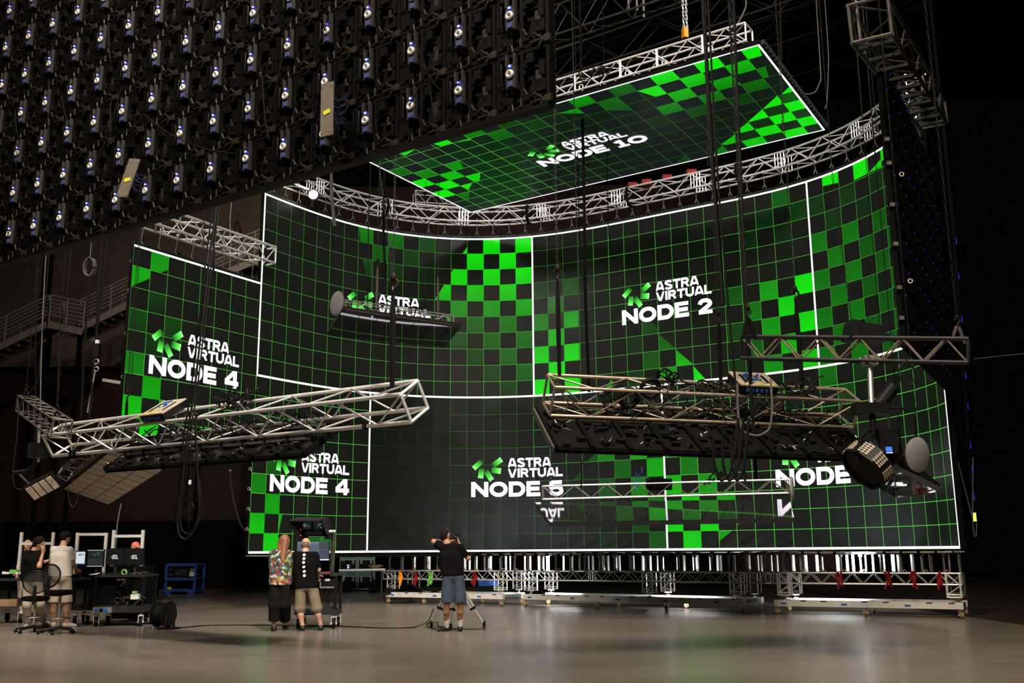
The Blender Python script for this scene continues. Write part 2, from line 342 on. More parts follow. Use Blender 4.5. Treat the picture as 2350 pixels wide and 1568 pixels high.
# NODE 5 and NODE 6
for (c, r), t in {(22, 5): .48, (24, 5): .62, (23, 4): .36, (25, 4): .66, (24, 3): .5, (25, 0): .32, (24, 1): .26, (25, 2): .46, (22, 3): .3, (23, 6): .3, (25, 6): .4, (20, 3): .1, (22, 0): .1,
                  (27, 0): .84, (26, 1): .84, (28, 1): .86, (27, 2): .8, (26, 3): .72, (28, 3): .6, (27, 4): .46, (29, 2): .66, (26, 5): .46, (28, 5): .38, (29, 4): .3}.items(): CELL[(c, r)] = (t*.96, t*1.02)
CELL[(29, 0)] = (.62, .58, [(0, .45), (.75, 1), (0, 1)]); CELL[(30, 1)] = (.5, .46, [(0, .2), (.9, 1), (0, 1)]); CELL[(20, 4)] = (.26, .24, [(.4, 0), (1, 0), (1, .6)]); CELL[(21, 5)] = (.3, .3, [(.3, 0), (1, 0), (1, .7)])

def line_col(c, r):
    if r < 9 and 8 <= c < 26:
        t = (.16 if c < 13 else .30 if c < 18 else .46)*(1.25 if r > 4 else .9)
    elif r < 9 and c >= 26: t = .78
    elif c < 8 and r < 9: t = .74
    elif c < 0: t = .62
    elif c < 18: t = .48+.16*(18-r)/9
    elif c < 35: t = .42 if c < 22 else .62
    else: t = .55
    g = t**2.2; return (.16*g, .95*g, .10*g)
WHITE = (1.5, 1.35, 1.5)
random.seed(3)
def arc(cx, cy, rx, ry, a0, a1, n=10): return [(cx+rx*math.cos(math.radians(a0+(a1-a0)*i/n)), cy+ry*math.sin(math.radians(a0+(a1-a0)*i/n))) for i in range(n+1)]
# heavy wide sans letters as centre lines in a box of height 1: (width, strokes)
h_ = .125
GLYPH = {
 'A': (1.02, [[(.06, 0), (.43, 1)], [(.96, 0), (.59, 1)], [(.40, .92), (.62, .92)], [(.22, .26), (.80, .26)]]),
 'S': (.92, [arc(.46, .715, .34, .185, 25, 190, 8)+arc(.46, .285, .36, .185, 100, -155, 10)[1:]]),
 'T': (.90, [[(0, .88), (.90, .88)], [(.45, 0), (.45, .9)]]),
 'R': (.96, [[(.12, 0), (.12, 1)], [(.1, .88), (.5, .88)]+arc(.58, .68, .2, .2, 90, -90, 8)+[(.1, .48)], [(.52, .48), (.84, 0)]]),
 'V': (1.0, [[(.10, 1), (.46, 0)], [(.90, 1), (.54, 0)], [(.42, .09), (.58, .09)]]),
 'I': (.30, [[(.15, 0), (.15, 1)]]),
 'U': (.98, [[(.12, 1), (.12, .42)]+arc(.49, .42, .37, .30, 180, 360, 10)+[(.86, 1)]]),
 'L': (.80, [[(.12, 0), (.12, 1)], [(.1, .12), (.80, .12)]]),
 'N': (1.06, [[(.13, 0), (.13, 1)], [(.93, 0), (.93, 1)], [(.12, .93), (.94, .07)]]),
 'O': (1.14, [arc(.57, .5, .44, .375, 0, 360, 24)]),
 'D': (1.04, [[(.13, 0), (.13, 1)], [(.1, .88), (.45, .88)]+arc(.50, .5, .41, .38, 85, -85, 14)+[(.1, .12)]]),
 'E': (.88, [[(.13, 0), (.13, 1)], [(.1, .88), (.86, .88)], [(.1, .5), (.82, .5)], [(.1, .12), (.88, .12)]]),
 '1': (.70, [[(.37, .1), (.37, 1)], [(.02, .10), (.70, .10)], [(.06, .76), (.4, .90)]]),
 '2': (.90, [arc(.44, .66, .31, .22, 175, -30, 10)+[(.12, .14)], [(.04, .11), (.88, .11)]]),
 '3': (.90, [arc(.42, .72, .32, .165, 165, -90, 9), arc(.42, .29, .36, .19, 90, -165, 10)]),
 '4': (.98, [[(.72, 0), (.72, 1)], [(.66, .95), (.08, .36)], [(.02, .28), (.98, .28)]]),
 '5': (.92, [[(.84, .88), (.16, .88)], [(.17, .92), (.12, .48)], [(.10, .52)]+arc(.46, .34, .36, .235, 125, -160, 12)]),
 '6': (.94, [arc(.47, .33, .34, .22, 0, 360, 16), arc(.60, .42, .48, .48, 185, 85, 8)]),
 '0': (1.10, [arc(.55, .5, .42, .375, 0, 360, 24)]), ' ': (.42, [])}
def text_mesh(body, width, height, bold=.125):
    "flat lettering as quads, fitted to a width and height"
    x = 0; Q = []
    for ch in body:
        wd, st = GLYPH[ch]
        for pl in st:
            for (ax, ay), (bx, by) in zip(pl, pl[1:]):
                d = Vector((bx-ax, by-ay)); L = d.length
                if L < 1e-6: continue
                d /= L; e = .045 if len(pl) > 2 else 0; n = Vector((-d.y, d.x))*bold
                if len(pl) > 2 and L > .2: e = .03
                a = Vector((ax, ay))-d*e; b = Vector((bx, by))+d*e
                K = max(1, int(L/.5))
                for i in range(K):
                    p, q = a.lerp(b, i/K), a.lerp(b, (i+1)/K)
                    Q.append([(min(max(v.x+x, x), x+wd), min(max(v.y, 0), 1)) for v in (p-n, q-n, q+n, p+n)])
        x += wd+.07
    x -= .07
    vs = [(u/x*width, v*height) for q in Q for u, v in q]
    return vs, [tuple(range(4*i, 4*i+4)) for i in range(len(Q))]
EMB = [((-.85, -.02), (-.33, .45), .32), ((-.42, -.62), (-.33, .0), .34), ((.3, -.75), (-.1, -.15), .32), ((.87, -.2), (.25, -.1), .36), ((.92, .55), (.35, .15), .33)]
def lettering(par, off, fn, number, c=WHITE, k=1.0):
    "ASTRA VIRTUAL / NODE n and its five-bar emblem; fn maps metres from the lower-left of NODE to the surface"
    W2 = 2.76
    for body, x, y, wd, ht, b in (('NODE '+number, 0, 0, W2 if len(number) < 2 else 3.1, .44, .13), ('ASTRA', 1.09, .85, 1.30, .275, .12), ('VIRTUAL', 1.09, .555, 1.66, .265, .12)):
        vs, fs = text_mesh(body, wd, ht, b); n4 = len(text_mesh('NODE', 1, 1, b)[1]) if ' ' in body else len(fs)
        for w_, lo, hi in ((body.split()[0], 0, n4), (body.split()[-1], n4, len(fs))):
            if lo < hi: MB().add([fn((x+a)*k, (y+h)*k) for a, h in vs[lo*4:hi*4]], [tuple(range(4*i, 4*i+4)) for i in range(hi-lo)], c).build('screen_lettering', 'screen', par, off, label='white %s lettering' % w_)
    mb = MB()
    cx, cy, R = .47, .84, .47
    for (ox, oy), (ix, iy), wd in EMB:
        d = Vector((ox-ix, oy-iy)).normalized(); p = Vector((-d.y, d.x))*wd/2
        for t0, t1, ca, cb in ((0, .28, (.45, 1.0, .42), (.10, .95, .08)), (.28, 1, (.10, .95, .08), (.0, .05, .0))):
            a = Vector((ox, oy)).lerp(Vector((ix, iy)), t0); b = Vector((ox, oy)).lerp(Vector((ix, iy)), t1)
            mb.add([fn((cx+q.x*R)*k, (cy+q.y*R)*k) for q in (a-p, b-p, b+p, a+p)], [(0, 1, 2, 3)], ((ca, cb, cb, ca)))
    mb.build('screen_emblem', 'screen', par, off, label='green five bar emblem')
def strip(mb, c0, z0, c1, z1, wd, col, off):
    n = max(1, int(math.ceil(abs(c1-c0))))
    for i in range(n):
        a, b = c0+(c1-c0)*i/n, c0+(c1-c0)*(i+1)/n
        if c0 == c1: mb.add([Wp(a-wd, z0, off), Wp(a+wd, z0, off), Wp(a+wd, z1, off), Wp(a-wd, z1, off)], [(0, 1, 2, 3)], col)
        else: mb.add([Wp(a, z0-wd/2, off), Wp(b, z0-wd/2, off), Wp(b, z0+wd/2, off), Wp(a, z0+wd/2, off)], [(0, 1, 2, 3)], col)
led = empty('curved_led_screen', Wp(18, -.1), 'tall curved LED screen showing green grids and white node lettering', 'LED screen')
OFF = led.location
def section(name, c0, c1, r0, r1, number, borders, textz, label):
    mb = MB()
    for c in range(c0, c1):
        for r in range(r0, r1):
            base = .0056 if (c+r) % 2 else .0046
            base *= random.uniform(.85, 1.15); k = (base*1.04, base*1.0, base*.88)
            if 8 <= c < 26 and r < 9: k = (base*.7, base*.75, base*.6)
            if (c+r) % 2 == 0: k = (k[0]*.85, k[1]*1.05, k[2]*.8) if c < 11 or (c < 22 and r < 9) else (k[0]*.7, k[1]*1.15, k[2]*.6)
            q = [Wp(c, r*.5), Wp(c+1, r*.5), Wp(c+1, r*.5+.5), Wp(c, r*.5+.5)]
            v = CELL.get((c, r))
            if v and len(v) == 2: mb.add(q, [(0, 1, 2, 3)], (gcol(v[1]), gcol(v[1]), gcol(v[0]), gcol(v[0])))
            else:
                mb.add(q, [(0, 1, 2, 3)], k)
                if v:
                    P = [Wp(c+a, r*.5+.5*b, .003) for a, b in v[2]]; ar = sum(v[2][i][0]*v[2][(i+1) % len(P)][1]-v[2][(i+1) % len(P)][0]*v[2][i][1] for i in range(len(P)))
                    idx = tuple(range(len(P))) if ar > 0 else tuple(range(len(P)))[::-1]
                    cols = [gcol(v[0]*b+v[1]*(1-b)) for a, b in v[2]]; mb.add(P, [idx], tuple(cols[i] for i in idx))
    for c in range(c0, c1+1):
        for r in range(r0, r1):
            A, B = CELL.get((c-1, r)), CELL.get((c, r)); t = max([x[0] for x in (A, B) if x and len(x) == 2] or [0])
            strip(mb, c, r*.5, c, r*.5+.5, .0145, gcol(min(.99, t)) if t > .6 else line_col(min(c, c1-1), r), .004)
    for r in range(r0, r1+1):
        for c in range(c0, c1):
            A, B = CELL.get((c, r-1)), CELL.get((c, r)); t = max([x[0] for x in (A, B) if x and len(x) == 2] or [0])
            strip(mb, c, r*.5, c+1, r*.5, .0155, gcol(min(.99, t)) if t > .6 else line_col(c, min(r, r1-1)), .0045)
    for b in borders:
        if b == 'T': strip(mb, c0, r1*.5-.025, c1, r1*.5-.025, .05, WHITE, .006)
        if b == 'B': strip(mb, c0, r0*.5+.025, c1, r0*.5+.025, .055, WHITE, .006)
        if b == 'L': strip(mb, c0+.05, r0*.5, c0+.05, r1*.5, .05, WHITE, .0065)
        if b == 'R': strip(mb, c1-.05, r0*.5, c1-.05, r1*.5, .05, WHITE, .0065)
    s = mb.build('screen', 'screen', led, OFF, label=label)
    if not number: return
    cc = (c0+c1)/2-2.74; lettering(s, OFF, lambda x, y: Wp(cc+x/.5, textz+y, .012), number)
section('n1', 0, 18, 9, 19, '1', 'TBL', 6.37, 'upper left picture of the curved wall')
section('n2', 18, 35, 9, 19, '2', 'TBL', 6.37, 'upper middle picture reading NODE 2')
section('n3', 35, 44, 9, 19, None, 'TBL', 6.37, 'upper right picture of green checks')
section('n4', 0, 8, 0, 9, '4', 'B', 1.57, 'lower left picture reading NODE 4')
section('n5', 8, 26, 0, 9, '5', 'BL', 1.57, 'lower middle picture reading NODE 5')
section('n6', 26, 44, 0, 9, '6', 'BLR', 1.57, 'lower right picture')
section('n4u', -8, 0, 5, 14, '4', 'T', 4.07, 'wing at the left reading NODE 4')
# cabinets behind the face, and the clamps along the open edges
mb = MB()
for c in range(-8, 44):
    z0, z1 = (2.5, 7.0) if c < 0 else (0, 9.5)
    a, b, cN = Wp(c, z0, -.004), Wp(c+1, z0, -.004), -.12
    A, B = Wp(c, z0, cN), Wp(c+1, z0, cN); h = Vector((0, 0, z1-z0))
    mb.add([a, b, B, A, a+h, b+h, B+h, A+h], [(0, 3, 2, 1), (4, 5, 6, 7), (2, 3, 7, 6), (0, 1, 5, 4), (0, 4, 7, 3), (1, 2, 6, 5)])
mb.build('cabinet', 'blackmatte', led, OFF)
for c, zs in ((-8, (2.9, 3.9, 4.9, 5.9, 6.6)), (0, (.6, 1.1, 1.6, 2.1))):
    for z in zs:
        m2 = MB(); p = Wp(c-.06, z, -.06); m2.ring(p, NV[c+8], .035, .008, 10, 5); m2.tube(p+Vector((.05, 0, -.05)), p+Vector((.02, 0, .05)), .008)
        m2.build('edge_clamp', 'alu', led, OFF)
mb = MB()
for c in range(0, 44): mb.obox(Wp(c+.5, 9.56, -.05), (Wp(c+1, 0)-Wp(c, 0)).normalized(), NV[c+8], Vector((0, 0, 1)), (.48, .07, .05))
mb.build('top_beam', 'darkgrey', led, OFF)
mb = MB()
for c in range(-8, 0): mb.obox(Wp(c+.5, 7.06, -.05), (Wp(c+1, 0)-Wp(c, 0)).normalized(), NV[c+8], Vector((0, 0, 1)), (.48, .07, .05))
mb.build('top_beam', 'darkgrey', led, OFF)
mb = MB()
for c in range(0, 44): mb.obox(Wp(c+.5, -.06, .03), (Wp(c+1, 0)-Wp(c, 0)).normalized(), NV[c+8], Vector((0, 0, 1)), (.5, .22, .03))
mb.build('bottom_beam', 'alu', led, OFF)
# ---------------------------------------------------------------- LED ceiling
CA, CB, CC = Vector((-3.83, 24.34, 11.35)), Vector((5.02, 18.47, 11.35)), Vector((7.64, 22.71, 11.35))
NI, NJ = 20.8, 10
ei = (CB-CA)/NI; ej = (CC-CB)/NJ
def Cp(i, j, off=0.): return CA+ei*i+ej*j-Vector((0, 0, off))
CC_ = {}
for (i, j), t in {(2, 0): .9, (4, 0): .92, (6, 0): .56, (8, 0): .24, (12, 0): .6, (14, 0): .4, (16, 0): .97, (18, 0): .97, (7, 1): .42, (9, 1): .2, (13, 1): .4, (17, 1): .86, (19, 1): .76, (16, 2): .72, (18, 2): .64, (20, 2): .46, (17, 3): .5, (19, 3): .4, (15, 3): .52, (16, 4): .26, (18, 4): .22, (14, 4): .14,
                  (0, 2): .44, (1, 3): .56, (2, 4): .76, (0, 4): .92, (1, 5): .96, (0, 6): .97, (2, 2): .26, (1, 1): .18, (20, 5): .34, (20, 6): .98, (19, 7): .97, (20, 8): .97, (18, 8): .9, (19, 9): .93, (17, 9): .8, (20, 7): .22, (19, 6): .2, (18, 7): .16, (17, 8): .16, (20, 9): .14, (19, 8): .14, (18, 9): .14}.items(): CC_[(i, j)] = (t, t*.84 if j < 4 else t)
CC_.update({(0, 0): (.5, .5, [(.2, 0), (1, 0), (1, .22)]), (2, 0): (.92, .9, [(0, 0), (1, 0), (1, .55), (.1, .9)]), (4, 0): (.95, .92, [(0, 0), (1, 0), (1, 1), (.3, 1)]), (5, 1): (.7, .7, [(0, 0), (1, 0), (1, .25)]), (11, 1): (.6, .6, [(0, 0), (1, 0), (1, .7)]), (13, 2): (.34, .3, [(0, 0), (1, 0), (1, .7)]),
            (15, 1): (.95, .88, [(0, 0), (1, 0), (1, 1), (.45, 1)]), (3, 3): (.5, .62, [(0, 0), (1, 0), (.6, 1), (0, 1)]), (3, 5): (.8, .9, [(0, 0), (1, 0), (.3, 1), (0, .9)]), (2, 6): (.95, .95, [(0, 0), (.8, 0), (0, .8)]), (1, 7): (.44, .4, [(0, 0), (1, 0), (.2, 1), (0, .8)]),
            (20, 4): (.97, .97, [(.8, .35), (.8, 1), (.15, 1)]), (19, 5): (.96, .96, [(1, 0), (1, 1), (0, 1)]), (18, 6): (.97, .97, [(1, 0), (1, 1), (0, 1), (.05, .9)]), (17, 7): (.92, .86, [(1, 0), (1, 1), (.3, 1), (0, .8)]), (16, 8): (.78, .72, [(1, 0), (1, 1), (.2, 1), (0, .8)]), (15, 9): (.5, .44, [(1, 0), (1, 1), (.2, 1), (0, .8)]), (13, 9): (.28, .2, [(1, 0), (1, 1), (0, 1)]), (18, 0): (.98, .97)})
CC_[(20, 0)] = (.97, .95, [(0, 0), (.76, 0), (.58, 1), (0, 1)]); CC_[(20, 2)] = (.5, .44, [(0, 0), (.42, 0), (.24, 1), (0, 1)])
lc = empty('overhead_led_screen', Cp(10, 5), 'flat rectangular LED screen hung overhead, face down, reading NODE 10', 'LED screen')
mb = MB()
def cquad(i0, i1, j0, j1, off, col): mb.add([Cp(i0, j0, off), Cp(i1, j0, off), Cp(i1, j1, off), Cp(i0, j1, off)], [(0, 1, 2, 3)], col)
for i in range(21):
    for j in range(10):
        i1 = min(i+1, NI); v = CC_.get((i, j)); b = .0075 if (i+j) % 2 else .006; k = (b*.55, b*.9, b*.9) if (i+j) % 2 else (b*.5, b*1.3, b*.6)
        if v and len(v) == 2: cquad(i, i1, j, j+1, 0, (gcol(v[0]), gcol(v[0]), gcol(v[1]), gcol(v[1])))
        else:
            cquad(i, i1, j, j+1, 0, k)
            if v: mb.add([Cp(i+a, j+b_, .003) for a, b_ in v[2]], [tuple(range(len(v[2])))], gcol((v[0]+v[1])/2))
for i in range(1, 21):
    for j in range(10):
        t = (.72 if i < 7 else .5 if i < 11 else .36); t2 = max([x[0] for x in (CC_.get((i-1, j)), CC_.get((i, j))) if x and len(x) == 2] or [0])
        g = t**2.2; cquad(i-.017, i+.017, j, j+1, .004, gcol(t2) if t2 > .6 else (.2*g, .95*g, .12*g))
for j in range(1, 10):
    for i in range(21):
        t = (.72 if i < 7 else .5 if i < 11 else .36); t2 = max([x[0] for x in (CC_.get((i, j-1)), CC_.get((i, j))) if x and len(x) == 2] or [0])
        g = t**2.2; cquad(i, min(i+1, NI), j-.017, j+.017, .0045, gcol(t2) if t2 > .6 else (.2*g, .95*g, .12*g))
for q in ((0, NI, 0, .09), (0, NI, NJ-.09, NJ), (0, .09, 0, NJ), (NI-.09, NI, 0, NJ)): cquad(*q, .006, WHITE)
sc = mb.build('screen', 'screen', lc, lc.location)
uI = ei.normalized(); uJ = ej.normalized()
tc0 = Cp(NI/2, NJ/2)-uI*1.62+uJ*.62
lettering(sc, lc.location, lambda x, y: tc0+uI*x-uJ*y-Vector((0, 0, .012)), '10')
mb = MB(); mb.slab(Cp(0, 0, -.006), Cp(NI, 0, -.006), Cp(NI, NJ, -.006), Cp(0, NJ, -.006), -.1); mb.build('cabinet', 'blackmatte', lc, lc.location)
mb = MB(); random.seed(5)
for k in range(70):
    p = Cp(.1+k*.14, .05, -.12); mb.tube(p, p+Vector((random.uniform(-.1, .1), random.uniform(-.05, .05), random.uniform(.03, .12))), .007, 4)
mb.build('panel_clips', 'alu', lc, lc.location, label='row of silver clips along the near edge', kind='stuff')
mb = MB()
for k in range(24): mb.obox(Cp(NI+.12, .2+k*.41, -.04), uI, uJ, Vector((0, 0, 1)), (.08, .14, .10))
mb.build('edge_rail', 'darkgrey', lc, lc.location)
# ---------------------------------------------------------------- trusses
def frame(A, B, roll=0):
    A, B = Vector(A), Vector(B); ax = (B-A).normalized(); side = Vector((0, 0, 1)).cross(ax).normalized(); u = ax.cross(side)
    return ax, side*math.cos(roll)+u*math.sin(roll), -side*math.sin(roll)+u*math.cos(roll)
def truss(label, A, B, s, roll=0, bays=None, r=.027, m='alu', group=None, name='box_truss', h=None, mb=None):
    A, B = Vector(A), Vector(B); ax, S, U = frame(A, B, roll); L = (B-A).length; h = h or s; bays = bays or max(2, round(L/s/1.15))
    root = empty(name, (A+B)/2, label, 'truss', group); O = root.location
    P = lambda t, y, z: A+ax*(L*t)+S*(y*s/2)+U*(z*h/2)
    for y in (-1, 1):
        for z in (-1, 1): b = MB().tube(P(0, y, z), P(1, y, z), r, 8); b.build('chord', m, root, O, smooth=True)
    for fy, fz in ((-1, None), (1, None), (None, -1), (None, 1)):
        b = MB()
        for i in range(bays):
            k = 1 if i % 2 else -1; t0, t1 = i/bays, (i+1)/bays
            if fy is not None: b.tube(P(t0, fy, -k), P(t1, fy, k), r*.48, 5)
            else: b.tube(P(t0, -k, fz), P(t1, k, fz), r*.48, 5)
        b.build('bracing', mb or m, root, O, smooth=True)
    for t in (0, 1):
        b = MB()
        for p, q in (((-1, -1), (1, -1)), ((1, -1), (1, 1)), ((1, 1), (-1, 1)), ((-1, 1), (-1, -1))): b.tube(P(t, *p), P(t, *q), r*.75, 6)
        b.build('end_frame', m, root, O, smooth=True)
    return root, P, ax, S, U, L
# curved truss that follows the top of the screen
ct = empty('curved_truss', Wp(20, 10.2), 'long curved silver box truss that follows the top of the curved LED screen', 'truss'); O = ct.location
CZ0, CZ1 = 9.5+.50, 9.5+.93
cs = [c*.5 for c in range(1, 89)]
for off in (-.22, .2):
    for z in (CZ0, CZ1): MB().path([Wp(c, z, off) for c in cs], .031, 8).build('chord', 'alu_bright', ct, O, smooth=True)
for off in (-.22, .2):
    b = MB()
    for i in range(0, 44):
        k = i % 2; b.tube(Wp(.5+i, CZ0 if k else CZ1, off), Wp(1.5+i if i < 43 else 44, CZ1 if k else CZ0, off), .017, 5)
        if i % 5 == 3:
            for d in (0, .18, .36, .54): b.tube(Wp(.5+i+d, CZ0, off), Wp(.5+i+d, CZ1, off), .015, 5)
    b.build('bracing', 'alu_bright', ct, O, smooth=True)
for z in (CZ0, CZ1):
    b = MB()
    for i in range(0, 44): b.tube(Wp(.5+i, z, -.22 if i % 2 else .2), Wp(1.5+i if i < 43 else 44, z, .2 if i % 2 else -.22), .012, 5)
    b.build('bracing', 'alu_bright', ct, O, smooth=True)
for i in range(44):
    c = .6+i; b = MB(); p = Wp(c, CZ0-.02, 0); q = Wp(c, 9.62, -.03)
    b.tube(p, q+Vector((0, 0, .12)), .011, 5); b.ring(p+Vector((0, 0, .10)), Wp(c+.1, 0)-Wp(c, 0), .055, .012, 10, 5)
    b.tube(q+Vector((0, 0, .12)), q+Vector((-.05, 0, 0)), .012, 5); b.tube(q+Vector((0, 0, .12)), q+Vector((.05, 0, 0)), .012, 5)
    b.build('hanger', 'steel', ct, O, smooth=True)
for c in (8.6, 17.8, 24.5, 31.2):                     # black straps round the truss
    b = MB(); a = Wp(c, 0)-Wp(c-.1, 0)
    for k in range(3): b.ring(Wp(c+.06*k, (CZ0+CZ1)/2, 0), a, .32, .02, 10, 5)
    b.build('strap', 'sling', ct, O)
# red chain motors riding on it
for k, c in enumerate((24.7, 25.6, 26.9, 28.4)):
    p = Wp(c, CZ1+.12, 0); root = empty('chain_hoist', p, ('red chain motor on the curved truss, %s of the four over NODE 2' % ('leftmost', 'second', 'third', 'rightmost')[k]), 'hoist', 'red motors on the curved truss')
    b = MB().box(p, (.26, .16, .14)); b.build('motor_body', 'red', root, p)
    b = MB(); b.cyl(p+Vector((-.17, 0, 0)), p+Vector((-.12, 0, 0)), .07, 10); b.cyl(p+Vector((.12, 0, 0)), p+Vector((.17, 0, 0)), .07, 10); b.build('end_cap', 'black', root, p, smooth=True)
# straight truss over the left wing
wa, wb = Wp(-8.2, 7.75, .05), Wp(.4, 7.75, .05)
r_, P, ax, S, U, L = truss('short straight silver truss above the left wing of the curved LED screen', wa, wb, .50, 0, 12, .036, 'alu_bright', h=.44)
O = r_.location
for i in range(8):
    c = -7.6+i; b = MB(); p = Wp(c, 7.55, .05); q = Wp(c, 7.12, -.03); b.tube(p, q, .012, 5); b.ring(p, ax, .05, .012, 10, 5); b.tube(q, q+Vector((.05, 0, -.06)), .012, 4)
    b.build('hanger', 'steel', r_, O, smooth=True)
# truss along the near edge of the overhead screen
ta, tb = Cp(9.55, .35, -.34), Cp(20.3, .35, -.34)
r_, P, ax, S, U, L = truss('silver box truss lying along the near edge of the overhead LED screen', ta, tb, .40, 0, 13, .026, 'alu_bright')
for t in (.12, .27, .48, .64, .83):
    b = MB(); b.tube(P(t, -1, -1), P(t, -1, 1), .03, 6); b.ring(P(t+.03, -1, -.7), S, .05, .012, 10, 5); b.build('upright', 'alu_bright', r_, r_.location, smooth=True)
b = MB(); random.seed(4)
for k in range(14):
    q0 = P(.33+random.uniform(-.06, .08), -1.1, 1.1); b.path(sag(q0, q0+ax*random.uniform(.1, .4)+U*random.uniform(-.3, 0), .12, 6), .012, 4)
tag(b.build('cable_bundle', 'rubber'), 'tangle of dark cables draped over the truss on the overhead LED screen', 'cable')
# far end of another truss showing behind the left corner of the overhead screen
truss('short end of a box truss seen behind the left corner of the overhead screen', at(951, 455, 33), at(1060, 462, 33.5), .42, 0, 5, .024, 'alu_bright')
# roof trusses
M['roofsteel'] = mat('dark_roof_steel', (.09, .08, .07), .5, .6, .3, 10)
def roof(label, p, q, z, hh=1.0, n=9):
    a, b_ = onz(*p, z), onz(*q, z); d = (b_-a).normalized(); a -= d*1.0; b_ += d*3
    return truss(label, a, b_, .5, 0, n, .035, 'roofsteel', 'roof trusses', 'roof_truss', h=hh)
roof('dark roof truss at the very top, beside the hanging black LED back', (1265, 60), (1440, 0), 17.5)
roof('dark roof truss behind the orange hoist, second from the top', (1265, 160), (1740, 0), 17.5)
roof('dark roof truss just above the overhead LED screen, third from the top', (1265, 250), (1960, 20), 18.5)
roof('dark roof truss at the far right above the overhead screen corner', (1640, 200), (1960, 95), 18.5, 1.4)
for x in (975, 1040): tag(MB().path([Vector((at(x, 452, 33.2).x, 33.2, 22.8)), at(x, 448, 33.2)], .02, 5).build('hanging_rod', 'blackmatte'), 'dark rod holding the short truss piece behind the overhead screen, %s of two' % ('left' if x < 1000 else 'right'), 'rod')
# near truss with the bank of lamps, at the left
LA, LB, LR = Vector((-7.983, 17.49, 3.349)), Vector((-1.273, 12.885, 3.312)), .583
r_, P, ax, S, U, L = truss('large silver box truss hanging low at the left, carrying a bank of LED panels', LA, LB, .40, LR, 14, .029, 'alu_bright', mb='alu')
LEFT = (r_, P, ax, S, U, L)
def panel_back(root, A, ax, S, U, t0, t1, s0, s1, u, seed, O, cols):
    "LED panels hung face down under a truss, seen from behind"
    b = MB(); c = A+ax*((t0+t1)/2)+S*((s0+s1)/2)+U*u
    w_ = (t1-t0)/cols
    for k in range(cols):
        cc = A+ax*(t0+w_*(k+.5))+S*((s0+s1)/2)+U*u
        b = MB(); b.obox(cc, ax, S, U, (w_-.015, s1-s0, .05))
        for e in (-.47, .47): b.obox(cc+ax*(w_*e)+U*.05, ax, S, U, (.03, s1-s0, .06))
        b.build('led_panel', 'blackmatte', root, O)
        random.seed(seed+k); b = MB()
        for j in range(16):
            q = cc+ax*random.uniform(-.42, .42)*w_+S*random.uniform(-.46, .46)*(s1-s0)+U*.06
            b.obox(q, ax, S, U, (random.uniform(.03, .12), random.uniform(.02, .08), random.uniform(.03, .08)))
        b.obox(cc+U*.035, ax, S, U, (w_*.86, (s1-s0)*.94, .012)); b.build('power_unit', 'black', root, O)
        for j in range(5):
            b = MB()
            q = cc+ax*random.uniform(-.42, .42)*w_+S*random.uniform(-.46, .46)*(s1-s0)+U*.10; d = ax*random.uniform(-.06, .06)+S*random.uniform(-.05, .05)
            b.path([q-d, q+U*.02, q+d], .009, 4); b.build('handle', 'alu_dark', root, O)
bank = empty('led_panel_bank', LA+ax*4.2-U*.4, 'black bank of LED panels clamped under the low left truss, seen from behind', 'LED panel')
panel_back(bank, LA, ax, S, U, 1.95, 6.5, -.62, .42, -.37, 20, bank.location, 9)
bank2 = bank
b = MB(); random.seed(12)
for i in range(10):                                     # hooded lamps along the bank
    t = 2.1+i*.47; c = LA+ax*t-S*.30-U*.30
    m_ = MB(); m_.lathe(c, -U*.8-S*.5, [(0, .03), (.03, .10), (.10, .15), (.17, .165)], 12); m_.tube(c, c+U*.1+S*.1, .02, 5); m_.build('lamp_head', 'black', bank, bank.location, smooth=True)
pipe = MB(); pipe.tube(LA+ax*1.9-S*.22-U*.29, LA+ax*6.2-S*.22-U*.29, .024, 8); pipe.build('clamp_pipe', 'alu_bright', bank, bank.location, smooth=True)
pipe = MB(); pipe.tube(LA+ax*1.9+S*.2-U*.29, LA+ax*6.2+S*.2-U*.29, .024, 8); pipe.build('clamp_pipe', 'alu_bright', bank, bank.location, smooth=True)
def tangle(label, spots, n, r, m='rubber', seed=1, sp=.34, ax=ax, S=S, U=U):
    random.seed(seed); b = MB()
    for c in spots:
        for k in range(n):
            p = c+ax*random.uniform(-sp, sp)+S*random.uniform(-.18, .18)+U*random.uniform(-.05, .1); q = p+ax*random.uniform(-sp, sp)+S*random.uniform(-.15, .15)+U*random.uniform(-.1, .12)
            c1 = p+U*random.uniform(-.05, .25)*sp*2+ax*random.uniform(-.3, .3)*sp*2; c2 = q+U*random.uniform(-.1, .25)*sp*2+S*random.uniform(-.2, .2)*sp
            pts = [p*(1-t)**3+c1*(3*t*(1-t)**2)+c2*(3*t*t*(1-t))+q*t**3 for t in [j/9 for j in range(10)]]
            b.path(pts, r*random.uniform(.7, 1.3), 4)
    return tag(b.build('cable_bundle', m, smooth=True), label, 'cable')
tangle('long tangle of black cables lying inside the low left truss', [P(.24+.055*i, .3, -.9) for i in range(10)], 9, .010, seed=2)
tangle('heap of black cables and plugs on top of the low left truss', [P(.56, .7, 1.4), P(.60, .4, 1.35)], 26, .014, seed=3, sp=.2)
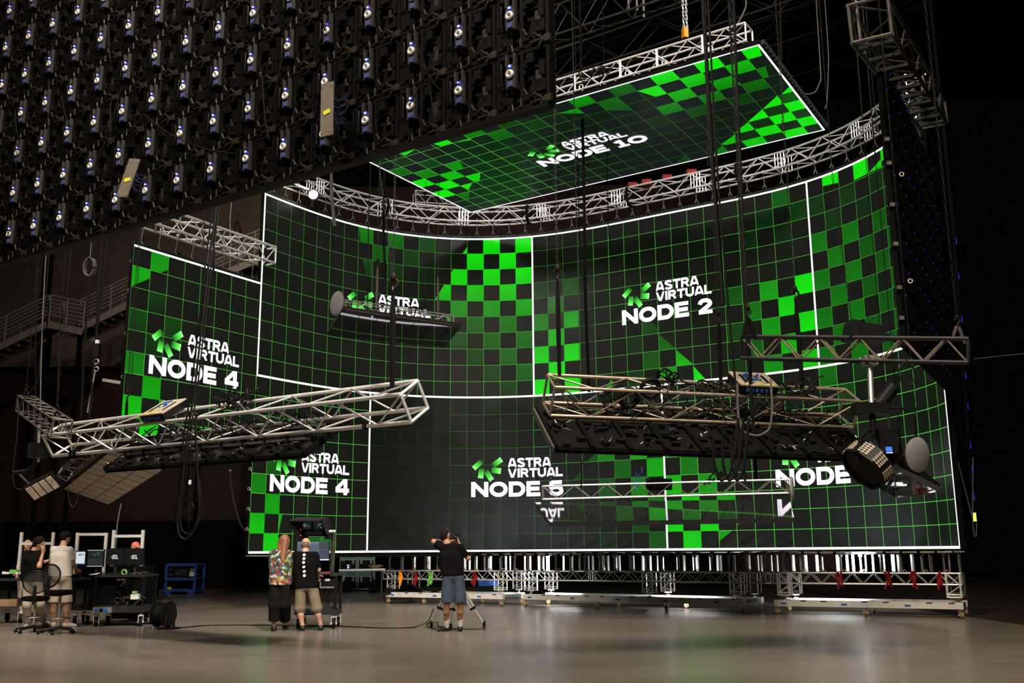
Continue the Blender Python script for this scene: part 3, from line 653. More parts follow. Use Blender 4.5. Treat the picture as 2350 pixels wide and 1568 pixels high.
def plate_box(label, c, X, Y, Z, sx, sy, sz, stickers, blue=True):
    "beige lidded distribution box with slots and yellow stickers"
    root = empty('distribution_box', c, label, 'power box')
    b = MB(); b.obox(c, X, Y, Z, (sx, sy, sz)); b.build('case', 'black', root, c)
    b = MB(); b.obox(c+Z*(sz/2+.01), X, Y, Z, (sx*1.02, sy*1.02, .018)); b.build('lid', 'tan', root, c)
    b = MB()
    for k in (-.3, .3): b.obox(c+Z*(sz/2+.022)+X*(sx*k), X, Y, Z, (sx*.07, sy*.55, .008))
    b.build('slot', 'black', root, c)
    for k in stickers:
        b = MB(); b.obox(c+Z*(sz/2+.023)+X*(sx*k)-Y*(sy*.44), X, Y, Z, (sx*.22, sy*.07, .006)); b.build('sticker', 'yellow', root, c)
    if blue:
        b = MB(); random.seed(int(c.x*10))
        for k in range(8): q = c+X*random.uniform(-.2, .1)*sx+Y*random.uniform(-.1, .3)*sy+Z*(sz/2+.03); b.tube(q, q+X*random.uniform(-.1, .1)+Y*random.uniform(-.05, .1), .014, 5)
        b.build('plug', 'blueplug', root, c)
        b = MB()
        for k in range(6): b.obox(c+X*((k-2.5)*.13*sx)-Y*(sy*.51), X, Y, Z, (sx*.07, .02, sz*.4))
        b.build('socket', 'blueplug', root, c)
    return root
xx = (ax*.94+U*.34).normalized(); plate_box('beige lidded power box with blue plugs on the low left truss', P(.385, .15, 1.0)+U*.09, (ax+U*.0).normalized(), S, U, .56, .50, .10, (-.3, .1))
b = MB(); b.ring(P(.075, -1, -1), ax, .06, .022, 12, 6); b.ring(P(.09, -1, -1), ax, .06, .022, 12, 6); b.build('strap', 'sling', LEFT[0], LEFT[0].location)
b = MB(); b.ring(P(.90, -1, -1), ax, .035, .012, 12, 6); b.ring(P(.905, -1, -1), ax, .035, .012, 12, 6); b.build('strap', 'sling', LEFT[0], LEFT[0].location)
# near truss with LED panels, at the right
RA, RB, RR = Vector((.474, 12.897, 3.385)), Vector((4.733, 13.957, 3.327)), .581
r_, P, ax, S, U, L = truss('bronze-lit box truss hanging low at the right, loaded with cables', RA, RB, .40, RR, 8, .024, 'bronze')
RIGHT = (r_, P, ax, S, U, L)
bk = empty('led_panel_bank', RA+ax*2.2-U*.35, 'black bank of LED panels hung face down under the low right truss', 'LED panel')
panel_back(bk, RA, ax, S, U, -.12, 4.3, -1.0, .12, -.30, 60, bk.location, 9)
b = MB(); b.obox(RA-ax*.14-S*.44-U*.28, ax, S, U, (.03, 1.12, .07)); b.build('end_plate', 'alu_dark', bk, bk.location)
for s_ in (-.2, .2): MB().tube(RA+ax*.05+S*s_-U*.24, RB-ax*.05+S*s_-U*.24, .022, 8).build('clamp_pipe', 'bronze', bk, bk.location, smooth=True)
tangle('mass of black cables hanging inside the low right truss', [P(.16+.068*i, 0, -.75) for i in range(12)], 7, .008, seed=6, ax=ax, S=S, U=U)
tangle('heap of black connectors and cables on the middle of the low right truss', [P(.36, .3, 1.3), P(.37, 0, 1.2)], 14, .012, seed=7, sp=.16, ax=ax, S=S, U=U)
tangle('black cable heap near the right end of the low right truss', [P(.79, .2, 1.2), P(.82, 0, 1.1)], 14, .011, seed=8, sp=.18, ax=ax, S=S, U=U)
tangle('black cables along the top of the low right truss', [P(.45+.04*i, .0, 1.0) for i in range(5)], 5, .010, seed=9, ax=ax, S=S, U=U)
b = MB(); c = P(.25, -.2, .1); b.ring(c, S, .12, .035, 16, 6); b.ring(c+S*.04, S, .12, .03, 16, 6); tag(b.build('cable_coil', 'rubber', smooth=True), 'thick black cable coil hanging in the left part of the low right truss', 'cable')
b = MB(); c = P(.31, -.2, .9); b.ring(c, S, .13, .03, 16, 6); tag(b.build('cable_coil', 'rubber', smooth=True), 'black cable coil looped over the top of the low right truss', 'cable')
plate_box('beige lidded power box with yellow stickers on the low right truss', P(.645, .0, 1.0)+U*.10, ax, S, U, .54, .44, .11, (0, .32))
# ---------------------------------------------------------------- hung trusses with LED reflector panels
M['whitefabric_shaded'] = mat('white_diffusion_fabric_shaded', (.10, .092, .085), .9, 0, .1, 6)  # white disc fabric with its shadow put into the colour
def disc_end(root, c, n, R, O, m='whitefabric'):
    b = MB(); b.lathe(c, n, [(0, R*.98), (.03, R), (.05, R*.9), (.06, R*.3)], 14); b.build('end_disc', m, root, O, smooth=True)
def tile_panel(label, p0, p1, p2, p3, m='tile', lip=True):
    "LED tile raft: p0-p1 edge with the truss, p3-p2 the opposite edge"
    p0, p1, p2, p3 = map(Vector, (p0, p1, p2, p3)); c = (p0+p1+p2+p3)/4
    root = empty('led_tile_raft', c, label, 'LED panel')
    n = (p1-p0).cross(p3-p0).normalized()
    if n.dot(Vector((0, 0, CZ))-c) < 0 : n = -n
    b = MB(); b.add([p0, p1, p2, p3], [(0, 1, 2, 3) if (p1-p0).cross(p3-p0).dot(n) > 0 else (3, 2, 1, 0)])
    w_, d_ = (p1-p0).length, (p3-p0).length; b.uv = [(0, 0), (w_, 0), (w_, d_), (0, d_)]
    b.build('tile_face', m, root, c)
    b = MB(); q = n*-.004; b.add([p0+q, p1+q, p2+q, p3+q]+[p-n*.09 for p in (p0, p1, p2, p3)], [(4, 5, 6, 7), (0, 1, 5, 4), (1, 2, 6, 5), (2, 3, 7, 6), (3, 0, 4, 7)]); b.build('frame', 'darkgrey', root, c)
    return root, c, n
# over NODE 1
q0, q1, q3 = onz(785, 714, 7.0), onz(1057, 752, 7.0), onz(750, 770, 7.0)
e = (q1-q0).normalized(); d = (q3-q0).normalized()
rt_, c, n = tile_panel('dark glossy LED tile raft hanging in front of NODE 1, seen from below', q0, q1, onz(1021, 797, 7.0), q3)
b = MB(); b.slab(q0-e*.05+Vector((0, 0, .0)), q1+e*.05, q1+e*.05+Vector((0, 0, .12)), q0-e*.05+Vector((0, 0, .12)), .05); b.build('lip', 'brass', rt_, c)
truss('slim silver truss on the LED tile raft in front of NODE 1', q0+e*.05+d*.14+Vector((0, 0, .17)), q1-e*.25+d*.14+Vector((0, 0, .17)), .24, 0, 11, .015, 'alu')
disc_end(rt_, q0-e*.10+d*.12+Vector((0, 0, .20)), e*-1+Vector((.12, -.05, 0)), .30, c, 'whitefabric_shaded')
tangle('small cable tangle on the truss in front of NODE 1', [q0+e*2.1+d*.14+Vector((0, 0, .34))], 10, .014, seed=31, sp=.15)
# in front of NODE 5 and NODE 6
q0, q1, p3 = at(1228, 1153, 26.0), at(1812, 1146, 23.9), at(1262, 1199, 20.8)
n_ = (q1-q0).cross(p3-q0); rr_ = ray(1823, 1189); p2 = Vector((0, 0, CZ))+rr_*((q0-Vector((0, 0, CZ))).dot(n_)/rr_.dot(n_))
rt_, c, n = tile_panel('long glossy LED tile raft hung low, mirroring the NODE 5 lettering', q0, q1, p2, p3)
e = (q1-q0).normalized(); ups = Vector((0, 0, 1))
a_ = at(1246, 1131, 20.4); b_ = at(1808, 1116, 19.8)
truss('slim silver truss above the long LED tile raft in front of NODE 5', a_, b_, .26, .1, 15, .015, 'alu')
disc_end(rt_, at(1815, 1122, 19.7), Vector((1, -.35, 0)), .24, c)
bx = at(1512, 1112, 20.2); b = MB(); b.box(bx, (.5, .2, .22)); b.add([], []); tag(b.build('flight_box', 'blackmatte'), 'black box sitting on the slim truss in front of NODE 5', 'box')
tangle('small blue cable tangle left of the black box on the slim truss', [at(1463, 1106, 20)], 12, .007, 'blueplug', 33, .10)
tangle('dark cable tangle right of the black box on the slim truss', [at(1640, 1100, 20)], 12, .014, 'rubber', 34, .16)
# tan-lit raft at the left
p1, p2, p0 = at(146, 1122, 20.5), at(249, 1158, 19.4), at(246, 1042, 17.6)
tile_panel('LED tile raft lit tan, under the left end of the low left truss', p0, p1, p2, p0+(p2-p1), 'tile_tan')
e = (p1-p0).normalized(); rr = truss('small truss along the tan LED tile raft', p0+Vector((0, 0, .30)), p1+Vector((.0, 0, .30)), .22, .5, 8, .016, 'alu_dark')
random.seed(40)
# raft behind the big lamp at the right
p0, p1, p2 = at(2065, 1085, 16.5), at(1990, 1106, 18.8), at(2062, 1145, 18.0)
tile_panel('small dark LED tile raft mirroring green lines, behind the big lamp', p1, p0, p0+(p2-p1), p2)
b = MB(); b.path([at(2066, 1054, 17.2), at(2148, 1122, 16.9)], [.10, .10], 8); pq = tag(b.build('edge_beam', 'blackmatte'), 'black beam along the tile raft behind the big lamp', 'beam')
# ---------------------------------------------------------------- lamp truss at the right
ya, yb = at(1706, 798, 13.2), at(2222, 806, 12.0)
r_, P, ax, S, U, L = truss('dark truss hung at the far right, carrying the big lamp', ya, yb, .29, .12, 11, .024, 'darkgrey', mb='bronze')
lp = empty('studio_lamp', at(2000, 1040, 12.4), 'big black studio lamp on a drop pole under the far right truss', 'lamp'); O = lp.location
top = at(1996, 835, 12.5); mid = at(2000, 935, 12.4)
MB().tube(top, mid, .035, 10).build('drop_pole', 'alu', lp, O, smooth=True)
b = MB(); b.box(top+Vector((0, 0, .04)), (.16, .14, .12)); b.tube(top+Vector((-.1, 0, .02)), top+Vector((.1, 0, .02)), .03, 8); b.build('clamp', 'steel', lp, O)
b = MB(); b.box(mid+Vector((-.02, 0, -.02)), (.42, .18, .14)); b.tube(mid+Vector((.1, 0, 0)), mid+Vector((.42, 0, -.02)), .02, 6); b.cyl(mid+Vector((.1, 0, .02)), mid+Vector((.30, 0, .26)), .085, 12); b.tube(mid, mid+Vector((0, 0, -.35)), .04, 8); b.build('pan_unit', 'black', lp, O)
b = MB(); b.path([at(1967, 1060, 12.3), at(1975, 1005, 12.3), at(1990, 989, 12.4), at(2020, 985, 12.4), at(2042, 997, 12.4), at(2050, 1030, 12.4)], .026, 8); b.build('yoke', 'black', lp, O, smooth=True)
hd = at(2018, 1040, 12.5); dr = Vector((-.74, -.22, -.60)).normalized()
b = MB(); b.lathe(hd-dr*.22, dr, [(0, .10), (.03, .20), (.34, .24), (.40, .27), (.52, .29), (.54, .25)], 20); b.build('lamp_body', 'black', lp, O, smooth=True)
fr = hd+dr*.33
u_ = dr.orthogonal().normalized(); v_ = dr.cross(u_)
for k in range(9):
    a0 = 2*PI*k/9; b = MB()
    for j in range(5):
        for i in range(3):
            an = a0+.08+.16*i; q = fr-dr*(.02+.035*j)+(u_*math.cos(an)+v_*math.sin(an))*.305; nn = (u_*math.cos(an)+v_*math.sin(an)); b.obox(q, nn.cross(dr), dr, nn, (.036, .022, .01))
    b.build('vent_grille', 'tan', lp, O)
for k in range(9):
    an = 2*PI*k/9; nn = (u_*math.cos(an)+v_*math.sin(an)); b = MB(); b.obox(fr-dr*.09+nn*.284, nn.cross(dr), dr, nn, (.2, .22, .02)); b.build('cooling_fin', 'black', lp, O)
b = MB(); b.box(hd+Vector((.03, -.20, .12)), (.22, .16, .3)); b.build('control_head', 'black', lp, O)
b = MB(); sc_ = at(2040, 1031, 12.17); b.box(sc_, (.075, .01, .055)); b.build('display', glow('blue_lit_display', (.03, .12, .5), .9), lp, O)
b = MB()
for k in range(4): b.ball(sc_+Vector((-.03+.02*k, -.01, -.045)), .006)
b.build('button_light', 'blue_core', lp, O)
b = MB(); dd = at(2102, 1044, 13.25); b.lathe(dd, Vector((.5, -.85, -.1)), [(0, .22), (.03, .235), (.05, .21), (.07, .05)], 18)
tag(b.build('diffuser_disc', 'whitefabric', smooth=True), 'round white fabric diffuser hanging right of the big lamp', 'diffuser')
b = MB(); c = at(1988, 765, 12.6); b.box(c, (.42, .3, .2), Matrix.Rotation(.2, 3, 'Y')); b.box(c+Vector((-.2, -.02, .02)), (.12, .34, .24), Matrix.Rotation(.2, 3, 'Y')); b.path([c+Vector((.2, 0, 0)), c+Vector((.34, 0, -.08)), c+Vector((.5, 0, -.16))], .03, 6)
tag(b.build('spot_light', 'black'), 'black box-shaped spotlight standing on the far right truss', 'lamp')
b = MB(); b.tube(at(2080, 842, 12), at(2080, 815, 12.3), .01, 5); b.path([at(2080, 840, 12)+Vector((.0+.10*math.cos(t_*.5), 0, -.10-.14*math.sin(t_*.5)+.0)) for t_ in range(14)], .010, 5)
tag(b.build('cable_coil', 'rubber', smooth=True), 'black cable loop hanging under the far right truss', 'cable')
# small truss and lamp at the far left, behind the low left truss
r_, P, ax, S, U, L = truss('small dull truss running away at the far left edge', at(58, 927, 19.5), at(142, 985, 16.5), .30, .0, 12, .020, 'alu_dark')
fl = empty('studio_lamp', at(90, 1100, 17.5), 'black panel lamp tilted down on a drop pole at the far left', 'lamp'); O = fl.location
MB().tube(at(89, 975, 17.4), at(88, 1060, 17.5), .03, 8).build('drop_pole', 'alu', fl, O, smooth=True)
b = MB(); b.box(at(88, 1035, 17.5), (.3, .2, .25)); b.path([at(30, 1085, 17.5), at(60, 1080, 17.5), at(88, 1060, 17.5)], .03, 6); b.path([at(45, 1090, 17.5), at(70, 1115, 17.5), at(80, 1125, 17.5)], .03, 6); b.build('yoke', 'black', fl, O)
c = at(98, 1120, 17.5); X = (at(124, 1106, 17.5)-at(75, 1132, 17.5)).normalized(); Z = Vector((.25, -.75, -.6)); Z = (Z-X*Z.dot(X)).normalized(); Y = Z.cross(X)
b = MB(); b.obox(c-Z*.08, X, Y, Z, (.52, .30, .14)); b.build('lamp_body', 'black', fl, O)
for k in range(4):
    b = MB(); b.obox(c+X*(-.19+.125*k), X, Y, Z, (.10, .26, .02))
    b.build('vent_grille', 'tan', fl, O)
# ---------------------------------------------------------------- work lamp on the curved truss
c = Wp(3.05, 9.82, .32); wl = empty('flood_lamp', c, 'bright white flood lamp hanging from the left end of the curved truss', 'lamp')
b = MB(); b.lathe(c+Vector((0, .10, .0)), Vector((.1, -1, -.1)), [(0, .06), (.04, .13), (.14, .16), (.15, .14)], 14); b.tube(c+Vector((0, .1, .1)), c+Vector((0, .1, .3)), .015, 5); b.build('housing', 'black', wl, c, smooth=True)
b = MB(); b.ball(c+Vector((0, -.06, 0)), .125, (1, .4, 1), 12, 8); b.build('bulb', 'lamp_glow', wl, c, smooth='all')
# ---------------------------------------------------------------- near LED screen seen from behind, upper left
ZN = 4.73
n0, n1, n2 = onz(1266, 234, ZN), onz(640, 412, ZN), onz(0, 605, ZN)
dN = (n2-n0); dN.z = 0; dN.normalize()
nb = empty('led_screen_back', n0+dN*4, 'huge black back of a hanging LED screen with rows of bright blue lights, upper left', 'LED screen')
def proj(p):
    d = Vector(p)-Vector((0, 0, CZ)); z = d.dot(fw); return (IW/2+FPX*d.dot(rt)/z, IH/2-FPX*d.dot(upv)/z)
def mkpanel():
    "one 0.5 m cabinet seen from behind; x along the wall, y away from the viewer"
    b = MB(); b.box((.25, .06, .25), (.485, .04, .485))
    for x in (.02, .48): b.box((x, .02, .25), (.03, .07, .49))
    for z in (.02, .48): b.box((.25, .02, z), (.49, .07, .03))
    b.box((.25, .0, .25), (.03, .05, .48)); b.box((.36, .01, .33), (.2, .04, .02)); b.box((.4, .0, .16), (.12, .05, .1)); b.box((.08, .0, .13), (.08, .05, .12))
    b.box((.33, -.01, .40), (.07, .06, .08)); b.box((.43, .0, .30), (.05, .05, .13))
    random.seed(9)
    for k in range(14): b.box((random.uniform(.04, .46), .0, random.uniform(.04, .46)), (random.uniform(.02, .07), .05, random.uniform(.02, .07)))
    p = b.build('led_cabinet', 'cab_black'); 
    b = MB(); b.box((.155, -.02, .29), (.085, .05, .2)); b.box((.118, -.025, .43), (.014, .05, .1)); b.box((.19, -.025, .43), (.014, .05, .1)); b.build('power_box', 'slot_grey', p)
    b = MB(); b.box((.155, -.05, .225), (.05, .01, .045)); b.build('label_plate', mat('pale_blue_label', (.05, .065, .22), .5), p)
    b = MB(); b.ring((.155, -.055, .305), (0, 1, 0), .024, .013, 14, 6); b.build('connector', 'white', p, smooth=True)
    b = MB(); b.ball((.155, -.05, .372), .014, (1, .6, .8), 8, 6); b.build('status_light', 'blue_led', p, smooth='all')
    b = MB(); b.ball((.155, -.058, .372), .008, (1, .5, .8), 8, 6); b.build('status_core', 'blue_core', p, smooth='all')
    b = MB()
    b.box((.485, -.02, .03), (.055, .03, .055))
    for q in ((.40, .07), (.41, -.02), (.33, .03)): b.tube((.46, -.03, .03), (q[0], -.03, q[1]), .009, 5)
    b.path([(.40, -.03, .07), (.37, -.03, .10), (.33, -.03, .08)], .008, 5); b.tube((.30, -.03, .10), (.27, -.03, .16), .008, 5)
    b.build('corner_brace', 'brass', p)
    b = MB(); b.path([(.03, -.03, .40), (.06, -.03, .42), (.06, -.03, .24), (.03, -.03, .22)], .006, 5); b.build('handle', 'cab_grey', p, smooth=True); b = MB(); b.path([(.24, -.03, .09), (.24, -.03, .02), (.17, -.03, .0), (.16, -.03, .05)], .006, 5); b.build('bracket', 'cab_grey', p, smooth=True)
    b = MB(); b.box((.40, -.015, .22), (.05, .02, .13)); b.build('id_plate', 'brass', p)
    return p
proto = mkpanel(); first = True; npan = 0
for c in range(0, 19):
    o_ = n0+dN*(.5*(c+1)); 
    for r in range(0, 12):
        ctr = o_-dN*.25+Vector((0, 0, .5*r+.25)); x, y = proj(ctr)
        if y < -60 or x < -60: continue
        loc = o_+Vector((0, 0, .5*r)); rz = math.atan2(-dN.y, -dN.x)
        if first: p = proto; first = False
        else: p = dup(proto, loc)
        p.parent = nb; p.location = loc-nb.location; p.rotation_euler = (0, 0, rz); npan += 1
print('near cabinets', npan)
b = MB(); a_ = n0-nb.location*0
b.obox(n0+dN*4.6+Vector((0, 0, -.025)), dN, Vector((-dN.y, dN.x, 0)), Vector((0, 0, 1)), (9.2, .09, .03)); b.build('bottom_rail', 'cab_black', nb, nb.location)
nN = Vector((dN.y, -dN.x, 0)); nN = nN if nN.y < 0 else -nN
b = MB(); random.seed(15)
for k in range(26):                                    # loose data cables sagging across the back
    c = random.uniform(.5, 8.0); z = random.uniform(.5, 3.2); p = n0+dN*c+Vector((0, 0, z))+nN*.08
    q = p+dN*random.uniform(-.5, .5)+Vector((0, 0, -random.uniform(.1, .9))); b.path(sag(p, q+nN*.03, random.uniform(.03, .25), 8), .006, 4)
b.path(sag(at(330, 262, 9.7), at(540, 352, 8.6), .10), .006, 4); b.path(sag(at(210, 305, 10.2), at(335, 285, 9.6), .02), .005, 4)
b.build('data_cables', 'rubber', nb, nb.location, kind='stuff')
for (xa, ya, xb, yb, Y, w0, lab) in ((752, 190, 750, 312, 7.9, 36, 'beige control box plate hanging at the right on the black LED screen back'), (310, 365, 280, 452, 9.0, 36, 'tilted beige control box plate near the bottom of the black LED screen back')):
    t, u = at(xa, ya, Y), at(xb, yb, Y); Z = (t-u).normalized(); X = (dN*-.35+Vector((.9, -.35, 0))).normalized(); X = (X-Z*X.dot(Z)).normalized(); Yv = Z.cross(X); c = (t+u)/2
    L = (t-u).length; w_ = w0*mpp(Y)*1.02; root = empty('control_box', c, lab, 'control box')
    MB().obox(c, X, Yv, Z, (w_, .012, L)).build('plate', 'plate_tan', root, c)
    MB().obox(c+Yv*.06, X, Yv, Z, (w_*.9, .1, L*.93)).build('case', 'black', root, c)
    MB().obox(c-Yv*.008-Z*L*.06, (X+Z*.28).normalized(), Yv, (Z-X*.28).normalized(), (w_*.5, .006, .036)).build('sticker', 'yellow', root, c)
    b = MB()
    for k in range(4): b.ball(c-Yv*.01+X*w_*(.35 if k % 2 else -.38)+Z*L*(.43 if k < 2 else -.43), .006)
    b.build('screw', 'steel', root, c)
    b = MB(); random.seed(xa)
    for k in range(9): q = c+X*w_*.55+Z*random.uniform(-.3, .3)*L; b.path(sag(q, q+X*random.uniform(.05, .14)+Z*random.uniform(-.05, .05)+Yv*.05, .03, 6), .005, 4)
    b.build('cable_loom', 'plug_dark', root, c)
# ---------------------------------------------------------------- LED screen back edge-on at the right
bn = at(2072, 795, 15); bf = onz(2190, 912, bn.z); dB = (bf-bn); LB_ = dB.length; dB.normalize(); nB = Vector((dB.y, -dB.x, 0)); nB = nB if nB.dot(-bn) > 0 else -nB
rb = empty('led_screen_back', bn+dB*3, 'black LED screen back with tiny blue status lights, hanging at the far right', 'LED screen'); O = rb.location
HB = 5.0; ncol = 11
for k in range(ncol):
    w_ = LB_/ncol; c = bn+dB*(w_*(k+.5))+Vector((0, 0, HB/2))
    b = MB(); b.obox(c, dB, nB, Vector((0, 0, 1)), (w_-.01, .08, HB))
    for j in range(10): b.obox(bn+dB*(w_*(k+.5))+nB*.05+Vector((0, 0, j*.5+.02)), dB, nB, Vector((0, 0, 1)), (w_*.9, .05, .03))
    b.build('cabinet_column', 'blackmatte', rb, O)
nl = 0; random.seed(2)
for k in range(ncol):
    for j in range(10):
        if random.random() < .16 or nl >= 98: continue
        p = bn+dB*(LB_/ncol*(k+.5))+nB*.07+Vector((0, 0, j*.5+.36)); b = MB(); b.ball(p, .0075, (1, 1, 1), 6, 4); b.build('status_light', 'blue_dim', rb, O); nl += 1
b = MB(); 
for (x, y, Y) in ((2069, 400, 15), (2089, 645, 15)):
    b = MB(); p = at(x, y, Y-.12); b.ring(p, Vector((-.2, -1, 0)), .032, .006, 14, 5); b.build('lifting_ring', 'white', rb, O)
for y in (320, 375, 470, 560, 660, 730):
    b = MB(); b.box(at(2036+(y-330)*.083, y, 14.95), (.07, .05, .06)); b.build('edge_clamp', 'alu_dark', rb, O)
# thin dark mast with blue lights further right
ts, te = at(2194, 540, 21.5), at(2243, 1235, 21.5)
sm = empty('light_mast', te, 'thin dark hanging mast with a column of stretched blue lights, right of the curved screen', 'mast')
MB().path([Vector((ts.x, ts.y+.1, 22.8)), ts+Vector((0, .1, .4)), te+Vector((0, .1, 0))], [.015, .05, .05], 6).build('mast_tube', 'blackmatte', sm, te)
for k, y in enumerate((560, 640, 740, 870, 940, 1030, 1085, 1148)):
    x = 2194+(y-540)*49/695; p = at(x, y, 21.35); b = MB(); b.tube(p, p+Vector((0, 0, .16)), .006, 5, .002); b.build('light_strip', 'blue_dim', sm, te)
b = MB(); p = at(2236, 1187, 21.47); b.box(p, (.07, .03, .18)); tag(b.build('marker_light', 'exit_glow'), 'small glowing yellow-green marker light beside the right end of the curved screen', 'lamp')
b = MB(); b.path(sag(at(2233, 1050, 21.5), at(2232, 1200, 21.4), .0, 3)+[at(2236, 1232, 21.4), at(2240, 1232, 21.4), at(2242, 1200, 21.4)], .012, 5); tag(b.build('cable', 'greycable', smooth=True), 'grey cable loop hanging beside the yellow-green marker light', 'cable')
# truss above it
ua = at(1996, 45, 13.0); ub = Vector((ua.x, ua.y, ua.z))+dB*8.6
ua2 = at(2140, 262, 20.4)
r_, P, ax, S, U, L = truss('dark steel truss at the upper right, running away above the blue-lit LED screen back', ua, Vector((ua2.x, ua2.y, ua2.z)), .54, 0, 9, .035, 'roofsteel', h=.54)
b = MB()
for k in range(10): MB().obox(P(.05+k*.1, 0, -1), S, ax, U, (.52, .14, .05)).build('cross_plate', 'darkgrey', r_, r_.location)
for d in (-.3, .22):
    MB().tube(P(.02, d*3, -1), P(.02, d*3, 5), .025, 6).build('upright', 'alu_dark', r_, r_.location)
# ---------------------------------------------------------------- stairs behind, at the left
def stair(label, a, b_, Y, rails, posts):
    p, q = at(*a, Y), at(*b_, Y); root = empty('staircase', (p+q)/2, label, 'stairs'); O = root.location; d = (q-p)
    m_ = MB(); n = d.normalized(); m_.obox((p+q)/2+Vector((0, 0, -.12)), n, Vector((0, 1, 0)), n.cross(Vector((0, 1, 0))), (d.length, .08, .26)); m_.build('stringer', 'tan', root, O)
    m_ = MB(); m_.obox((p+q)/2+Vector((0, 1.2, -.12)), n, Vector((0, 1, 0)), n.cross(Vector((0, 1, 0))), (d.length, .08, .26)); m_.build('stringer', 'tan', root, O)
    m_ = MB(); N = max(3, int(abs(d.z)/.18)+1)
    for k in range(N): c = lerp(p, q, (k+.5)/N); m_.box(c+Vector((0, .6, -.06)), (abs(d.x)/N+.05, 1.15, .05))
    m_.build('treads', 'darkgrey', root, O)
    for y in (0, 1.2):
        for k in range(rails): 
            h = .28+k*.155; MB().tube(p+Vector((0, y, h)), q+Vector((0, y, h)), .026 if k < rails-1 else .035, 6).build('handrail', 'tan', root, O, smooth=True)
        for k in range(posts):
            c = lerp(p, q, k/(posts-1)); MB().tube(c+Vector((0, y, -.1)), c+Vector((0, y, .28+(rails-1)*.155)), .03, 6).build('post', 'tan', root, O)
def stair_legs(x0, x1, y, Y):
    for k, x in enumerate((x0, x1)):
        p = at(x, y, Y+.6); root = [o for o in COL.objects if o.name.startswith('staircase') and o.type == 'EMPTY'][-1]; MB().box((p.x, p.y, p.z/2-.1), (.14, .14, p.z-.2)).build('support_post', 'blackmatte', root, root.location)
stair('lower flight of brown metal stairs with pipe handrails at the left edge', (-90, 832), (108, 738), 38, 6, 3)
stair('upper flight of brown metal stairs climbing behind the left wing of the screen', (182, 748), (322, 680), 38, 6, 3)
stair('level landing with pipe handrails between the two brown stair flights', (112, 738), (190, 755), 37.6, 6, 3); stair_legs(116, 186, 750, 37.6)
stair('top flight of metal stairs glimpsed under the short truss over the left wing', (470, 640), (640, 570), 36, 6, 4); stair_legs(480, 600, 625, 36)
for x, w_ in ((100, 14), (398, 10)):
    b = MB(); p = at(x, 720, 42.8); b.box((p.x, 42.9, 10), (w_*mpp(43), .3, 9)); 
    tag(b.build('steel_column', 'darkgrey' if x == 100 else 'blackmatte'), 'dark steel column against the brown wall, %s' % ('beside the stair landing' if x == 100 else 'behind the left wing of the curved screen'), 'column')
b = MB(); p, q = at(236, 872, 43.9), at(285, 880, 43.9); b.tube(p, q, .07, 8); tag(b.build('tube_light', mat('pale_tube', (.7, .62, .5), .4, emit=(1, .85, .65), es=.25)), 'pale tube lamp on the dark wall just left of the left wing', 'lamp')
# ---------------------------------------------------------------- chains, slings, cables
def links(b, p, q, r=.02, step=None):
    p, q = Vector(p), Vector(q); L = (q-p).length; step = step or r*5; n = max(2, int(L/step)); d = (q-p).normalized(); u = d.orthogonal().normalized(); v = d.cross(u)
    for k in range(n):
        c = lerp(p, q, (k+.5)/n); s_ = u if k % 2 else v
        b.path([c+d*step*.6*math.cos(a)+s_*r*1.1*math.sin(a) for a in (0, PI/3, 2*PI/3, PI, 4*PI/3, 5*PI/3)], r*.33, 4, closed=True)
    return b
def rope(label, pts, r, m='rubber', cat='cable', name='cable', n=5): return tag(MB().path(smooth_pts(pts) if len(pts) > 3 else pts, r, n).build(name, m, smooth=True), label, cat)
TOP = 22.5
def drop(x0, y0, x1, y1, Y): return at(x0, y0, Y), at(x1, y1, Y)
def up_to(p, z=21.5): return Vector((p.x, p.y, z))
def hang_sling(label, hx, hy, bx, by, Y, w_, m='sling', split=None, hook='brass', chain_r=.014):
    "a hook at (hx,hy) on a chain that goes up to the roof, with a fabric sling below"
    h = at(hx, hy, Y); root = empty('lifting_sling', h, label, 'sling'); b = MB()
    links(b, h+Vector((0, 0, .12)), h+Vector((0, 0, 5.0)), chain_r, chain_r*7); b.build('chain', 'chain', root, h)
    MB().tube(h+Vector((0, 0, 4.9)), up_to(h), .012, 5).build('wire', 'chain', root, h)
    b = MB(); s_ = w_*1.45; b.ball(h+Vector((0, 0, s_*2.4)), s_*.8, (1, 1, 1.3), 8, 6); b.ring(h+Vector((0, 0, s_)), (0, 1, 0), s_, s_*.35, 12, 6, -2.3, 2.5); b.build('hook', 'chain', root, h, smooth=True)
    b = MB(); b.ring(h-Vector((0, 0, s_*.6)), (1, 0, 0), s_*.7, s_*.25, 10, 5); b.build('shackle', hook, root, h, smooth=True)
    ends = split or [(bx, by)]
    for e in ends:
        q = at(*e, Y); b = MB()
        pts = [h-Vector((0, 0, s_*1.0)), lerp(h, q, .25), lerp(h, q, .6), q]
        b.path(pts, [w_*.45, w_, w_, w_*.8], 6); b.build('strap', m, root, h, smooth=True)
    return root
hang_sling('thick black lifting sling holding the right end of the low left truss', 902, 660, 900, 890, 12.6, .042)
hang_sling('black lifting sling holding the left end of the low right truss', 1279, 636, 1284, 862, 12.7, .034)
hang_sling('black lifting sling over the middle of the low right truss', 1649, 735, 1655, 890, 13.4, .030)
hang_sling('black lifting sling over the right end of the low right truss', 1825, 682, 1842, 890, 13.6, .034)
hang_sling('forked black sling holding the left end of the far right lamp truss', 1716, 722, 0, 0, 12.9, .028, split=[(1704, 778), (1735, 780)])
hang_sling('forked tan sling at the right end of the far right lamp truss', 2197, 742, 0, 0, 12.0, .022, 'sling_tan', split=[(2186, 778), (2214, 790)])
hang_sling('tan sling on the left of the tile raft over NODE 1', 867, 607, 864, 722, 24.0, .035, 'sling_tan', chain_r=.015)
